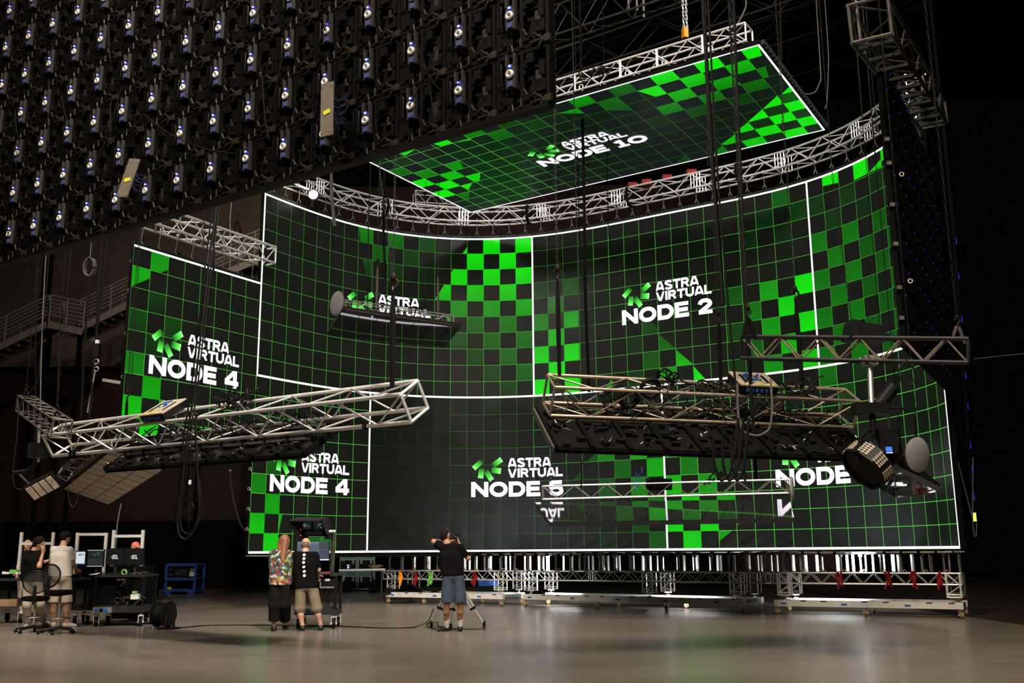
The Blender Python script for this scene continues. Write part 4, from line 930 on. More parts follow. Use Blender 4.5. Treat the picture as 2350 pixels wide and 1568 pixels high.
hang_sling('tan sling on the right of the tile raft over NODE 1', 1005, 630, 1006, 744, 25.0, .03, 'sling_tan', chain_r=.015)
hang_sling('slim sling with a small hook left of the lettering of NODE 1', 844, 654, 843, 735, 25.6, .018, chain_r=.012)
hang_sling('slim sling with a small hook right of the lettering of NODE 1', 975, 672, 975, 745, 26.0, .018, chain_r=.012)
hang_sling('forked sling at the far end of the small truss at the left edge', 60, 893, 0, 0, 19.4, .022, split=[(50, 922), (72, 922)])
hang_sling('forked sling at the near end of the small truss at the left edge', 131, 940, 0, 0, 17.0, .02, split=[(122, 962), (143, 970)])
hang_sling('slim sling in front of the left edge of the left wing', 292, 910, 288, 985, 17.2, .026, chain_r=.014)
hang_sling('forked black sling on the right half of the short truss over the left wing', 545, 500, 0, 0, 25.6, .03, split=[(532, 552), (556, 556)], chain_r=.03)
hang_sling('thin sling behind the big lamp, left of the white diffuser', 2031, 885, 2052, 1092, 17, .02, 'sling_tan', chain_r=.012)
hang_sling('thin sling holding the white diffuser at the right', 2101, 945, 2102, 1024, 13.25, .015, chain_r=.010)
hang_sling('black sling with pale hook between the big lamp and the white diffuser', 2062, 972, 2068, 1050, 17, .018, chain_r=.012)
hang_sling('chain drop on the right half of the long tile raft', 1335, 1065, 1334, 1125, 20, .016, chain_r=.012)
# chain motor in orange
h = at(1572, 76, 20.6); och = empty('chain_hoist', h, 'orange chain motor hanging above the overhead LED screen', 'hoist')
MB().obox(h, Vector((.9, .3, 0)).normalized(), Vector((-.3, .9, 0)).normalized(), Vector((0, 0, 1)), (.11, .12, .24)).build('motor_body', 'orange', och, h)
b = MB(); links(b, h+Vector((-.02, 0, .12)), h+Vector((-.02, 0, 3)), .022, .09); links(b, h+Vector((.05, 0, .12)), h+Vector((.05, 0, 3)), .022, .09); b.build('chain', 'steel', och, h)
b = MB(); b.ring(h+Vector((0, 0, -.2)), (0, 1, 0), .05, .018, 10, 5); b.tube(h+Vector((0, 0, -.24)), at(1552, 118, 20.6), .015, 5); b.tube(h+Vector((0, 0, -.24)), at(1588, 112, 20.6), .015, 5); b.build('hook', 'chain', och, h)
for i, (x0, y0, x1, y1, Y, r, lab) in enumerate(((1270, 0, 1275, 230, 9, .012, 'long dark chain beside the right edge of the black LED screen back'), (1617, 0, 1627, 380, 14, .022, 'heavy dark chain crossing the overhead LED screen'), (1790, 0, 1796, 300, 14, .013, 'slim dark chain crossing the right corner of the overhead LED screen'),
     (470, 425, 466, 610, 15, .016, 'dark chain over the short truss above the left wing'), (325, 500, 300, 905, 17.3, .013, 'thin chain falling across the left edge of the left wing'), (872, 395, 902, 640, 13, .012, 'thin chain rising above the thick sling of the low left truss'), (2005, 225, 2012, 300, 19, .012, 'thin chain at the right end of the curved truss'), (1910, 400, 1955, 745, 14, .013, 'thin chain falling across NODE 3'))):
    p, q = at(x0, y0, Y), at(x1, y1, Y); b = MB(); links(b, q, p, r, r*6)
    if y0 > 0: b.tube(p, up_to(p), r*.5, 5)
    tag(b.build('chain', 'chain'), lab, 'chain')
for x0, y0, x1, y1, Y, r, m, lab in (
    (1613, 0, 1660, 700, 13.0, .030, 'rubber', 'thick black cable falling across the overhead LED screen, left of a pair'), (1683, 0, 1735, 1100, 13.2, .022, 'rubber', 'thick black cable falling across the overhead LED screen, right of a pair'),
    (1645, 380, 1710, 1105, 12.9, .016, 'rubber', 'black cable running down past the beige power box of the low right truss'), (1690, 330, 1728, 1000, 12.9, .012, 'rubber', 'thin black cable just right of the digit of NODE 2'),
    (760, 360, 768, 520, 27, .05, 'alu_dark', 'grey pipe rising behind the curved truss, left of the overhead screen'), (882, 395, 884, 640, 26, .035, 'blackmatte', 'dark pipe falling across the top of NODE 1'), (850, 390, 846, 640, 27, .012, 'rubber', 'thin wire at the left of the pipe over NODE 1'),
    (1340, 430, 1352, 900, 22, .035, 'blackmatte', 'dark pipe falling across the left part of NODE 2'), (1327, 420, 1338, 640, 24, .012, 'rubber', 'thin wire beside the dark pipe on NODE 2'), (1395, 470, 1402, 560, 24, .012, 'rubber', 'short thin wire over the top of NODE 2'),
    (88, 605, 82, 930, 20, .010, 'rubber', 'thin wire falling at the far left below the LED screen back'), (105, 600, 92, 990, 18, .012, 'greycable', 'grey wire falling onto the small truss at the far left'), (150, 590, 131, 930, 18, .010, 'rubber', 'thin wire between the stair landing and the small truss'),
    (212, 570, 186, 960, 22, .022, 'rubber', 'black cable falling left of the chain motor by the stairs'), (246, 555, 205, 960, 22, .030, 'rubber', 'thick black cable falling beside the chain motor by the stairs'), (235, 555, 222, 780, 22, .028, 'chain', 'heavy chain above the motor by the stairs'),
    (533, 440, 529, 560, 26, .012, 'alu', 'bright wire behind the short truss over the left wing'), (500, 445, 490, 620, 15, .02, 'blackmatte', 'dark pipe crossing the short truss over the left wing'), (278, 1156, 266, 1255, 21, .014, 'greycable', 'grey pole standing behind the left carts'),
    (2145, 830, 2233, 1195, 21.3, .012, 'greycable', 'grey guy wire slanting past the right end of NODE 6'),
    (1255, 120, 1345, 90, 26, .012, 'alu_dark', 'thin wire crossing the roof beside the black LED screen back'), (2240, 765, 2349, 742, 20, .005, 'rubber', 'upper faint wire in the dark at the far right'), (2235, 824, 2349, 812, 14, .004, 'greycable', 'lower faint wire in the dark at the far right')):
    pts = [at(x0, y0, Y), at((x0+x1)/2-3*(x1 != x0), (y0+y1)/2, Y), at(x1, y1, Y)]
    if 0 < y0 < 640 and abs(x1-x0) < 90: pts = [up_to(pts[0])]+pts
    if 'faint wire' in lab: d_ = pts[-1]-pts[0]; pts.append(pts[-1]+d_*((25.82-pts[-1].x)/d_.x))
    if 'pole standing' in lab: pts.append(Vector((pts[-1].x, pts[-1].y, .01)))
    rope(lab, pts, r, m)
h = at(222, 805, 22); rt2 = empty('chain_hoist', h, 'dark chain motor with pale cap hanging left of the left wing', 'hoist')
MB().box(h, (.13, .12, .3)).build('motor_body', 'black', rt2, h); MB().cyl(h+Vector((0, 0, .16)), h+Vector((0, 0, .24)), .05, 10).build('cap', 'white', rt2, h)
b = MB(); b.ring(h+Vector((0, 0, -.25)), (0, 1, 0), .06, .02, 10, 5); b.ring(h+Vector((.02, 0, -.42)), (0, 1, 0), .05, .015, 10, 5); b.tube(h+Vector((0, 0, -.45)), h+Vector((-.1, 0, -1.4)), .02, 5); b.build('hook', 'steel', rt2, h, smooth=True)
b = MB(); c = at(203, 612, 20)
for k in range(4): b.path([c+Vector((.11*math.cos(t_*.55)+.01*k, .02*k, .20*math.sin(t_*.55))) for t_ in range(12)], .012, 5)
b.tube(c+Vector((.02, 0, .2)), up_to(c), .012, 5); tag(b.build('cable_coil', 'greycable', smooth=True), 'coil of cable hanging in the air before the brown wall', 'cable')
# cable bundle in front of the left wing, looping down under the low left truss
for k, (dx, low, m, r) in enumerate(((0, 1238, 'rubber', .016), (6, 1226, 'rubber', .012), (-8, 1180, 'rubber', .012))):
    Y = 12.9+k*.05
    pts = [up_to(at(505+dx, 430, Y)), at(500+dx, 440, Y), at(480+dx, 600, Y), at(462+dx, 760, Y), at(446+dx, 900, Y), at(430+dx, 1000, Y), at(418+dx, 1110, Y), at(407+dx, 1200, Y), at(412+dx, low-8, Y), at(428+dx, low, Y), at(448+dx, low-25, Y), at(457+dx, 1170, Y), at(452, 1060, Y), at(449, 960, Y), at(462, 945, Y)]
    rope(('thickest', 'second', 'shortest')[k]+' strand of the black cable bundle looping below the low left truss', pts, r, m)
b = MB(); p = at(436, 1107, 12.8); b.box(p, (.03, .02, .055)); hc = tag(b.build('hand_control', 'white'), 'small white hand control dangling on its cord under the low left truss', 'remote control'); b = MB(); b.path([at(447, 900, 12.9), at(446, 930, 12.9), at(440, 1000, 12.8), p, at(432, 1215, 12.8)], .006, 5); b.build('cord', 'rubber', hc)
rope('pale cable curving down to the lower left corner of the curved screen', [at(528, 1080, 20), at(531, 1120, 21), at(540, 1165, 23), at(553, 1205, 25), at(570, 1226, 26.6)], .022, 'greycable')
rope('thin cable loop hanging under the tan tile raft', [at(156, 1116, 20.0), at(158, 1150, 20.2), at(166, 1164, 20.2), at(175, 1155, 20.2), at(180, 1122, 20.0)], .010, 'greycable')
rope('long grey cable loop hanging at the far left edge', [up_to(at(90, 560, 18)), at(88, 870, 18), at(48, 925, 18), at(38, 1010, 18), at(29, 1090, 18), at(34, 1118, 18), at(52, 1124, 18), at(70, 1105, 18), at(78, 1050, 18), at(82, 930, 18)], .010, 'rubber')
for k in range(3):
    b = [at(1636+k*22, 1000, 12.4), at(1640+k*20, 1070, 12.4), at(1655+k*18, 1103, 12.4), at(1675+k*14, 1085, 12.4), at(1690+k*12, 1010, 12.4), at(1694+k*12, 960, 12.4)]
    rope(('left', 'middle', 'right')[k]+' one of three black cable loops under the low right truss', b, .02)
rope('large grey cable loop on the right half of the low right truss', [at(1692, 880, 12.7), at(1694, 950, 12.7), at(1706, 990, 12.7), at(1740, 1000, 12.7), at(1765, 985, 12.7), at(1772, 940, 12.7), at(1768, 870, 12.7)], .014, 'greycable')
rope('white cable hanging at the far corner of the overhead screen', [up_to(at(1720, 0, 22)), at(1712, 12, 22), at(1690, 60, 22), at(1683, 90, 22)], .02, 'greycable')
rope('long hanging cable right of the overhead screen corner', [up_to(at(1888, 150, 23)), at(1884, 180, 23), at(1872, 210, 23), at(1850, 216, 23), at(1830, 200, 23)], .014, 'greycable')
rope('straight cable hanging right of the overhead screen corner', [up_to(at(1901, 100, 23)), at(1901, 120, 23), at(1898, 235, 23), at(1893, 250, 23)], .012, 'greycable')
# three bright metal hangers below the roof
for k, x in enumerate((1443, 1462, 1478)): rope('bright vertical rod hanging from the roof, %s of three' % ('left', 'middle', 'right')[k], [up_to(at(x, -40, 27)), at(x, 28-k*4 if k < 2 else 40, 27)], .03, 'alu_bright', 'rod', 'hanging_rod')
# ---------------------------------------------------------------- things on the floor
def px(b, x0, y0, x1, y1, Y, d):
    "upright box seen between two image points at a distance, d metres deep"
    p, q = at(x0, y0, Y), at(x1, y1, Y); return b.box(((p.x+q.x)/2, Y+d/2, (p.z+q.z)/2), (abs(q.x-p.x), d, abs(p.z-q.z)))
def caster(root, p, h, O, mw='rubber', mf='alu_bright', w_=None, rz=0):
    "swivel caster: fork and wheel, p on the floor"
    p = Vector((p[0], p[1], 0)); R = h*.36; w_ = w_ or h*.26; a = Vector((math.cos(rz), math.sin(rz), 0)); s_ = Vector((-a.y, a.x, 0))
    b = MB(); b.lathe(p+Vector((0, 0, R))-a*w_/2, a, [(0, R*.8), (w_*.1, R), (w_*.9, R), (w_, R*.8)], 16); b.build('wheel', mw, root, O, smooth=True)
    b = MB(); 
    for k in (-1, 1): b.obox(p+a*(k*w_*.72)+Vector((0, 0, R*1.5)), a, s_, Vector((0, 0, 1)), (w_*.16, R*.9, R*1.6))
    b.obox(p+Vector((0, 0, R*2.35)), a, s_, Vector((0, 0, 1)), (w_*1.7, R*1.1, R*.18)); b.cyl(p+Vector((0, 0, R*2.35)), p+Vector((0, 0, h)), R*.4, 10); b.cyl(p+a*(-w_*.9)+Vector((0, 0, R)), p+a*(w_*.9)+Vector((0, 0, R)), R*.22, 8)
    b.build('caster_fork', mf, root, O)
# wheeled support dollies under the curved screen
DL = [((-3.50, 28.45), (-.27, 26.55), [(.0, 0), (.33, 0), (.66, 0), (1, 0)], 'shortest support dolly, at the left end under the screen, behind the tripod', (.045, .97)),
      ((.26, 26.45), (5.14, 22.98), [(0, 0), (.36, 0), (.68, 0), (1, 0)], 'long silver support dolly under the middle of the curved screen', (.03, .60, .97)),
      ((5.71, 22.60), (9.06, 20.82), [(0, 0), (.5, 0), (1, 0)], 'silver support dolly under the right end of the curved screen', (.06, .96))]
TZ0, TZ1 = .66, .885
for (a, b_, wh, lab, tw) in DL:
    a, b_ = Vector((*a, 0)), Vector((*b_, 0)); d = (b_-a).normalized(); n = Vector((-d.y, d.x, 0)); L = (b_-a).length
    root = empty('support_dolly', (a+b_)/2, lab, 'dolly'); O = root.location; Zv = Vector((0, 0, 1))
    for k, off in enumerate((0, 1.05)):
        c = (a+b_)/2+n*off+Zv*.245; MB().obox(c, d, n, Zv, (L, .13, .13)).build('side_beam', 'dolly_grey', root, O)
    b = MB()
    for t in (.02, .5, .98): b.obox(a+d*(L*t)+n*.52+Zv*.24, d, n, Zv, (.1, 1.0, .08))
    b.build('cross_beam', 'alu_dark', root, O)
    nb_ = int(L/.42)
    for k in range(nb_):
        b = MB(); b.obox(a+d*(L*(k+.5)/nb_)-n*.062+Zv*(.295 if k % 3 else .235), d, n, Zv, (.12, .012, .022 if k % 3 else .04)); b.build('clip', 'black' if k % 3 else 'blueplug', root, O)
    for t, _ in wh:
        for off in (0, 1.05): caster(root, a+d*(.06+(L-.12)*t)+n*off, .18, O, 'wheeltan', 'alu', .06, math.atan2(d.y, d.x)+.3)
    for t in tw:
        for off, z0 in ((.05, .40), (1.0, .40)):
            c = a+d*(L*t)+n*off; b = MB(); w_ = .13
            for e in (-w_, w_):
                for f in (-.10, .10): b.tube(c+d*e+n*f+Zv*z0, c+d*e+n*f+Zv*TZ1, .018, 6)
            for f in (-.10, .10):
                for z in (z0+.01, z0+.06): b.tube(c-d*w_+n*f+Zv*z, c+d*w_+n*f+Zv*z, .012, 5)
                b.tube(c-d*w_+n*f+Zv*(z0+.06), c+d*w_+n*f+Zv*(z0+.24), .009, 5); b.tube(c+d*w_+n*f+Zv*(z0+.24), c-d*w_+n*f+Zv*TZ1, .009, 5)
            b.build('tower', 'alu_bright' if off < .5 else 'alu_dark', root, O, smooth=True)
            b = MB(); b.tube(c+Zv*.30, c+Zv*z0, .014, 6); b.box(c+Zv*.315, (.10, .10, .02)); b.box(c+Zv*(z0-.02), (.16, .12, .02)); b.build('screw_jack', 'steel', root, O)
# long truss carried by the dollies, with the posts that bear the screen
pa, pm, pz = Vector((-3.55, 28.50, (TZ0+TZ1)/2)), Vector((5.3, 22.90, (TZ0+TZ1)/2)), Vector((9.10, 20.88, (TZ0+TZ1)/2))
truss('left silver base truss on the dollies under the curved screen', pa, Vector((1.9, 25.35, pa.z)), TZ1-TZ0, 0, 26, .017, 'alu')
truss('middle silver base truss on the dollies under the curved screen', Vector((1.95, 25.30, pa.z)), Vector((5.62, 22.72, pa.z)), TZ1-TZ0, 0, 18, .017, 'alu')
truss('right silver base truss on the dollies under the curved screen', Vector((5.70, 22.68, pa.z)), pz, TZ1-TZ0, 0, 18, .017, 'alu')
sp_ = empty('screen_support', (2, 26.5, 1.1), 'rows of steel posts and decking beams bearing the curved screen above the base truss', 'support'); O = sp_.location
def base_at(t): 
    "front line of the base, t metres along from its left end"
    L1 = (pm-pa).length
    return (lerp(pa, pm, t/L1) if t < L1 else lerp(pm, pz, (t-L1)/(pz-pm).length))*1.0
LT = (pm-pa).length+(pz-pm).length; dn = Vector((.55, .83, 0))
npst = 36
for k in range(npst):
    p = base_at(LT*(k+.3)/npst); b = MB(); q = Vector((p.x, p.y+.05, TZ1)); e = Vector((q.x, q.y, 1.27)); b.tube(q, e, .024, 8); b.cyl(e-Vector((0, 0, .05)), e, .045, 8); b.cyl(q, q+Vector((0, 0, .05)), .04, 8)
    b.ring(q+Vector((.05, -.03, .035)), (.2, -1, 0), .034, .012, 10, 5); b.build('post', 'alu_dark', sp_, O, smooth=True)
random.seed(21)
for k in range(74):                                     # polished posts further back
    t = LT*(k+.5)/74; p = base_at(t)+dn*random.uniform(.5, 1.1)
    b = MB(); b.cyl(Vector((p.x, p.y, .90)), Vector((p.x, p.y, 1.26)), random.uniform(.018, .042), 10); b.build('post', 'alu_bright' if (k % 7) else 'alu_dark', sp_, O, smooth=True)
b = MB()
for k in range(44):
    w0 = Wp(k+.5, 0, 0); w0.z = 1.30; t = LT*(k+.5)/44; f = base_at(t); f.z = 1.30; f.y -= .15
    c = (w0+f)/2; dd = (w0-f); u = dd.normalized(); b.obox(c, u, Vector((-u.y, u.x, 0)), Vector((0, 0, 1)), (dd.length, .05, .07))
b.build('deck_beams', 'blackmatte', sp_, O)
b = MB(); b.path([base_at(LT*k/20)+Vector((0, -.1, 1.305-pa.z)) for k in range(21)], .022, 6); b.build('edge_pipe', 'alu_dark', sp_, O, smooth=True)
for k, (x, m, lab) in enumerate(((918, 'orange', 'orange'), (953, 'red', 'red'), (987, 'greenplastic', 'green'), (1088, 'red', 'dark red'), (1926, 'red', 'crimson'), (2036, 'red', 'scarlet'), (2097, 'red', 'brick red'), (2160, 'red', 'deep red'))):
    Y = [28.1, 27.9, 27.7, 27.0, 22.1, 21.6, 21.25, 21.15][k]; p = at(x, 1322, Y-.28); random.seed(k); b = MB()
    for j in range(4): b.path([p+Vector((random.uniform(-.05, .05), 0, .09)), p+Vector((random.uniform(-.08, .08), .02, -.02)), p+Vector((random.uniform(-.09, .09), 0, -.15-.04*j))], .022, 4)
    tag(b.build('ratchet_strap', m), 'bundle of %s ratchet strap hanging from the base truss, %s' % ('red' if m == 'red' else lab, ('at its left end', 'second from its left end', 'third from its left end', 'just right of the camera operator', 'fourth from its right end', 'third from its right end', 'second from its right end', 'nearest its right end')[k]), 'strap', 'ratchet straps on the base truss')
b = MB(); p = at(945, 1362, 28.3)
for j in range(12): random.seed(j); q = p+Vector((random.uniform(-.2, 1.4), random.uniform(0, .4), -.02)); b.path([q, q+Vector((random.uniform(-.3, .3), 0, .12)), q+Vector((random.uniform(-.5, .5), .1, -.01))], .02, 4)
tag(b.build('cable_bundle', 'rubber'), 'loose cables lying on the shortest support dolly', 'cable')
b = MB(); px(b, 884, 1350, 912, 1364, 28.3, .4); tag(b.build('gear_bag', 'black'), 'black gear bag at the left end of the shortest support dolly', 'bag')
b = MB(); px(b, 918, 1343, 952, 1366, 28.7, .5); tag(b.build('case', 'blackmatte'), 'dark case on the shortest support dolly under the orange strap', 'case')
b = MB(); px(b, 1098, 1330, 1125, 1345, 27.6, .4); tag(b.build('crate', 'bluepaint'), 'blue crate behind the base truss, right of the camera operator', 'crate')
b = MB(); px(b, 1122, 1330, 1142, 1345, 27.2, .4); tag(b.build('crate', 'bluepaint'), 'small blue crate beside the dolly tower, right of the camera operator', 'crate')
b = MB(); p = at(1383, 1367, 25.2); b.box(p, (.26, .15, .05)); tag(b.build('rag', 'paper'), 'white cloth lying on the long support dolly', 'cloth')
# flight cases at the left end, with the table pipe in front
def case(label, x0, y0, x1, y1, Y, d, lid):
    p, q = at(x0, y1, Y), at(x1, y0, Y); c = Vector(((p.x+q.x)/2, Y+d/2, p.z)); root = empty('flight_case', c, label, 'case')
    b = MB(); px(b, x0, y0, x1, y1, Y, d); b.build('body', 'black', root, c)
    b = MB(); h = (y1-y0); px(b, x0+1, y0+h*.05, x1-1, y0+h*.30, Y-.01, .02)
    b.build('panel', lid, root, c)
    for yy in (y0, y0+h*.34, y1): b = MB(); px(b, x0-.6, yy-.8, x1+.6, yy+.8, Y-.02, .05); b.build('edge_rail', 'alu', root, c)
    for xx in (x0, x1): b = MB(); px(b, xx-.8, y0, xx+.8, y1, Y-.02, .05); b.build('edge_rail', 'alu', root, c)
    for xx in (x0+.2*(x1-x0), x0+.8*(x1-x0)):
        b = MB(); px(b, xx-2.2, y0+h*.36, xx+2.2, y0+h*.62, Y-.025, .03); b.build('latch', 'steel', root, c)
    return root
case('green panelled flight case left of the support dolly, upper left of four', 781, 1274, 818, 1306.6, 37.5, .8, 'casegreen'); case('green panelled flight case left of the support dolly, upper right of four', 822, 1274, 859, 1306.6, 37.5, .8, 'casegreen')
case('green panelled flight case behind the bag, lower left of four', 781, 1308, 818, 1352.3, 37.5, .8, 'casegreen'); case('green panelled flight case behind the backpack, lower right of four', 822, 1308, 859, 1352.3, 37.5, .7, 'casegreen')
c = at(820, 1312, 36.6); tb = empty('work_table', (c.x, c.y+.3, 0), 'low white pipe table in front of the green flight cases', 'table')
b = MB(); b.tube(at(778, 1310, 36.5), at(884, 1308, 36.4), .05, 8); b.build('pipe_edge', 'alu_bright', tb, tb.location)
b = MB(); p, q = at(779, 1309, 36.55), at(880, 1309, 36.55); b.box(((p.x+q.x)/2, 36.95, p.z), (q.x-p.x, .75, .04)); b.build('tabletop', 'darkgrey', tb, tb.location)
for x in (782, 876): b = MB(); p = at(x, 1310, 36.6); b.tube(p, (p.x, p.y, 0), .025, 6); b.build('leg', 'alu_dark', tb, tb.location)
c = at(793, 1300, 36.8); mon = empty('control_monitor', c, 'small black box with a blue light on the low pipe table', 'monitor'); b = MB(); px(b, 782, 1289, 805, 1308.2, 36.8, .2); b.build('case', 'black', mon, c); b = MB(); p = at(799, 1303, 36.75); b.ball(p, .026); b.build('status_light', 'blue_core', mon, c); b = MB(); px(b, 796, 1296, 802, 1300, 36.78, .01); b.build('badge', 'white', mon, c)
b = MB(); random.seed(3); p = at(862, 1300, 36.8)
for j in range(12): q = p+Vector((random.uniform(-.16, .16), 0, random.uniform(-.06, .05))); b.path([q+Vector((-.1, 0, -.03)), q, q+Vector((.12, 0, .02))], .016, 4)
tag(b.build('cable_bundle', 'cardboard'), 'bundle of tan cable ends on the low pipe table', 'cable')
def bag(label, x0, y0, x1, y1, Y, m='blackmatte'):
    p, q = at(x0, y1, Y), at(x1, y0, Y); w_, h = q.x-p.x, q.z-p.z; c = Vector(((p.x+q.x)/2, Y, 0))
    b = MB(); b.lathe(c+Vector((0, 0, .005)), (0, 0, 1), [(0, w_*.44), (h*.1, w_*.5), (h*.55, w_*.47), (h*.85, w_*.36), (h*.97, w_*.18), (h, .01)], 14)
    root = empty('bag', c, label, 'bag'); b.build('body', m, root, c, smooth='all'); b = MB(); b.path([c+Vector((-w_*.2, -.1, h*.8)), c+Vector((-w_*.12, -.12, h*1.06)), c+Vector((w_*.12, -.12, h*1.06)), c+Vector((w_*.2, -.1, h*.8))], .015, 5); b.build('handle', 'rubber', root, c)
    b = MB(); b.box(c+Vector((0, -w_*.46, h*.35)), (w_*.5, .05, h*.35)); b.build('pocket', m, root, c)
bag('black soft bag on the floor below the low pipe table', 784, 1324, 809, 1354, 36.4)
bag('black backpack on the floor, right of the waste bin', 845, 1327, 871, 1355, 36.0)
c = onz(831, 1355); b = MB(); b.lathe((c.x, c.y, 0), (0, 0, 1), [(0, .14), (.02, .15), (.54, .17), (.56, .175)], 18); wb = empty('waste_bin', (c.x, c.y, 0), 'dark grey waste bin with pale lettering between the bag and the backpack', 'bin'); b.build('bin_body', 'darkgrey', wb, wb.location, smooth=True)
b = MB(); 
for k in range(5): b.box((c.x-.10+.05*k, c.y-.165, .36), (.03, .006, .03))
b.build('lettering', 'greycable', wb, wb.location)
# blue steel crate
c0 = onz(385, 1365); Yc = c0.y; bc = empty('blue_crate', c0+Vector((.2, .5, 0)), 'blue steel mesh crate full of cables standing behind the left carts', 'crate'); O = bc.location
p, q = at(383, 1363, Yc), at(449, 1298, Yc+.6); z1 = at(385, 1297, Yc).z; xL, xR = at(355, 1340, Yc).x, at(449, 1340, Yc).x
for x in (at(381, 1340, Yc).x, xR-.03): MB().box((x, Yc, z1/2+.04), (.09, .09, z1-.06)).build('post', 'bluepaint', bc, O)
for x in (xL+.03, xR-.03): MB().box((x, Yc+1.0, z1/2+.04), (.09, .09, z1-.06)).build('post', 'bluepaint', bc, O)
for z in (.14, z1*.52, z1): 
    b = MB(); xm = at(381, 1340, Yc).x; b.box(((xm+xR)/2, Yc, z), (xR-xm, .07, .09)); b.box(((xL+xR)/2, Yc+1, z), (xR-xL, .07, .09)); b.tube((xm, Yc, z), (xL, Yc+1, z), .04, 4); b.tube((xR-.03, Yc, z), (xR-.03, Yc+1, z), .04, 4); b.build('rail', 'bluepaint', bc, O)
b = MB()
for k in range(10): z = .2+k*(z1-.3)/10; b.tube((xL, Yc+1, z), (xm, Yc, z), .008, 4)
for k in range(8): t = (k+.5)/8; b.tube((xL+(xm-xL)*t, Yc+1-t, .15), (xL+(xm-xL)*t, Yc+1-t, z1), .008, 4)
b.build('mesh_side', 'bluepaint', bc, O)
b = MB(); b.box(((xm+xR)/2, Yc+.5, .3), (xR-xm-.15, .7, .42)); b.box(((xm+xR)/2, Yc+.6, z1*.72), (xR-xm-.2, .6, .3)); b.build('contents', 'blackmatte', bc, O)
b = MB(); random.seed(8)
for j in range(24): q = Vector((random.uniform(xm+.1, xR-.1), Yc+.12, random.uniform(z1*.6, z1*.95))); b.path([q, q+Vector((random.uniform(-.2, .2), -.05, random.uniform(-.1, .1))), q+Vector((random.uniform(-.3, .3), 0, random.uniform(-.2, .1)))], .014, 4)
b.build('stored_cables', 'greycable', bc, O)
b = MB(); px(b, 435, 1313, 445, 1323, Yc-.06, .01); b.build('tag', 'paper', bc, O); b = MB(); px(b, 437, 1306, 445, 1311, Yc-.06, .01); b.build('tag', 'greenplastic', bc, O); b = MB(); px(b, 384, 1348, 393, 1353, Yc-.06, .01); b.build('tag', 'yellow', bc, O)
for x in (xm+.1, xR-.15): MB().box((x, Yc+.4, .05), (.2, .9, .1)).build('foot', 'bluepaint', bc, O)
# cable reel
c = onz(368, 1445); c.y += .1; cr_ = empty('cable_reel', c, 'black cable reel with a carry handle on the floor right of the carts', 'cable reel'); O = c; ax_ = Vector((.92, -.38, 0)); R = .235; h = R+.03
b = MB(); a0 = c+Vector((0, 0, h))-ax_*.13; b.lathe(a0, ax_, [(0, R*.8), (.01, R), (.025, R), (.03, R*.78)], 24); b.lathe(a0+ax_*.23, ax_, [(0, R*.78), (.01, R), (.03, R), (.035, R*.8)], 24); b.build('flange', 'black', cr_, O, smooth=True)
b = MB()
for k in range(7): b.ring(a0+ax_*(.045+.027*k), ax_, R*.74, .016, 20, 6)
b.build('wound_cable', 'rubber', cr_, O, smooth=True)
b = MB(); b.cyl(a0-ax_*.02, a0+ax_*.02, .06, 14); b.build('hub', 'darkgrey', cr_, O, smooth=True)
b = MB(); s_ = a0+ax_*.29
for e in (-.14, .14): b.path([Vector((s_.x, s_.y, 0.01))+Vector((.38, .92, 0))*e, s_+Vector((.38, .92, 0))*e*.6, s_+Vector((0, 0, .25))+Vector((.38, .92, 0))*e*.5], .022, 6)
b.path([s_+Vector((0, 0, .22)), s_+Vector((0, 0, .31)), s_+Vector((0, 0, .335))-ax_*.08, s_+Vector((0, 0, .335))-ax_*.2, s_+Vector((0, 0, .30))-ax_*.28], .022, 8); b.box(Vector((s_.x, s_.y, .02)), (.3, .3, .03), Matrix.Rotation(-.4, 3, 'Z')); b.obox(s_, ax_, Vector((.38, .92, 0)), Vector((0, 0, 1)), (.1, .2, .4)); b.build('stand', 'black', cr_, O)
rope('thin black cable lying across the floor from the reel to the right', [Vector((c.x+.25, c.y-.02, .012)), onz(480, 1437)+Vector((0, 0, .012)), onz(620, 1436.5)+Vector((0, 0, .012)), onz(760, 1438.5)+Vector((0, 0, .012)), onz(880, 1443)+Vector((0, 0, .012)), onz(945, 1442)+Vector((0, 0, .012)), onz(980, 1430)+Vector((0, 0, .02)), at(995, 1398, 19.1)], .010)
rope('thin cable running along the floor at the feet of the tripod', [onz(1000, 1446)+Vector((0, 0, .012)), onz(980, 1440)+Vector((0, 0, .012)), onz(985, 1430)+Vector((0, 0, .012)), onz(1003, 1430)+Vector((0, 0, .012)), onz(1010, 1440)+Vector((0, 0, .012)), onz(1060, 1446)+Vector((0, 0, .012)), onz(1115, 1445.5)+Vector((0, 0, .012))], .008)
# ---------------------------------------------------------------- tripod
tY = 18.95; hub = at(1043, 1322, tY); tp = empty('tripod', (hub.x, hub.y, 0), 'silver camera tripod standing in front of the camera operator', 'tripod'); O = tp.location
for fx, fy in ((990, 1441), (1034, 1448), (1111, 1442)):
    f = onz(fx, fy); k_ = lerp(hub, f, .62); s_ = (f-hub).cross(Vector((0, 1, 0.3))).normalized()*.035; b = MB()
    b.tube(hub-s_, k_-s_*.9, .017, 6); b.tube(hub+s_, k_+s_*.9, .017, 6); b.tube(lerp(hub, f, .3), f+Vector((0, 0, .08)), .015, 6); b.build('leg', 'alu_bright', tp, O, smooth=True)
    b = MB(); b.obox(k_, s_.normalized(), Vector((0, 1, 0)), Vector((0, 0, 1)), (.12, .05, .05)); b.build('leg_clamp', 'black', tp, O)
    b = MB(); b.tube(f+Vector((0, 0, .13)), f+Vector((0, 0, .03)), .028, 8); b.ball(f+Vector((0, 0, .03)), .03, (1, 1, 1), 8, 6); b.build('rubber_foot', 'rubber', tp, O, smooth=True)
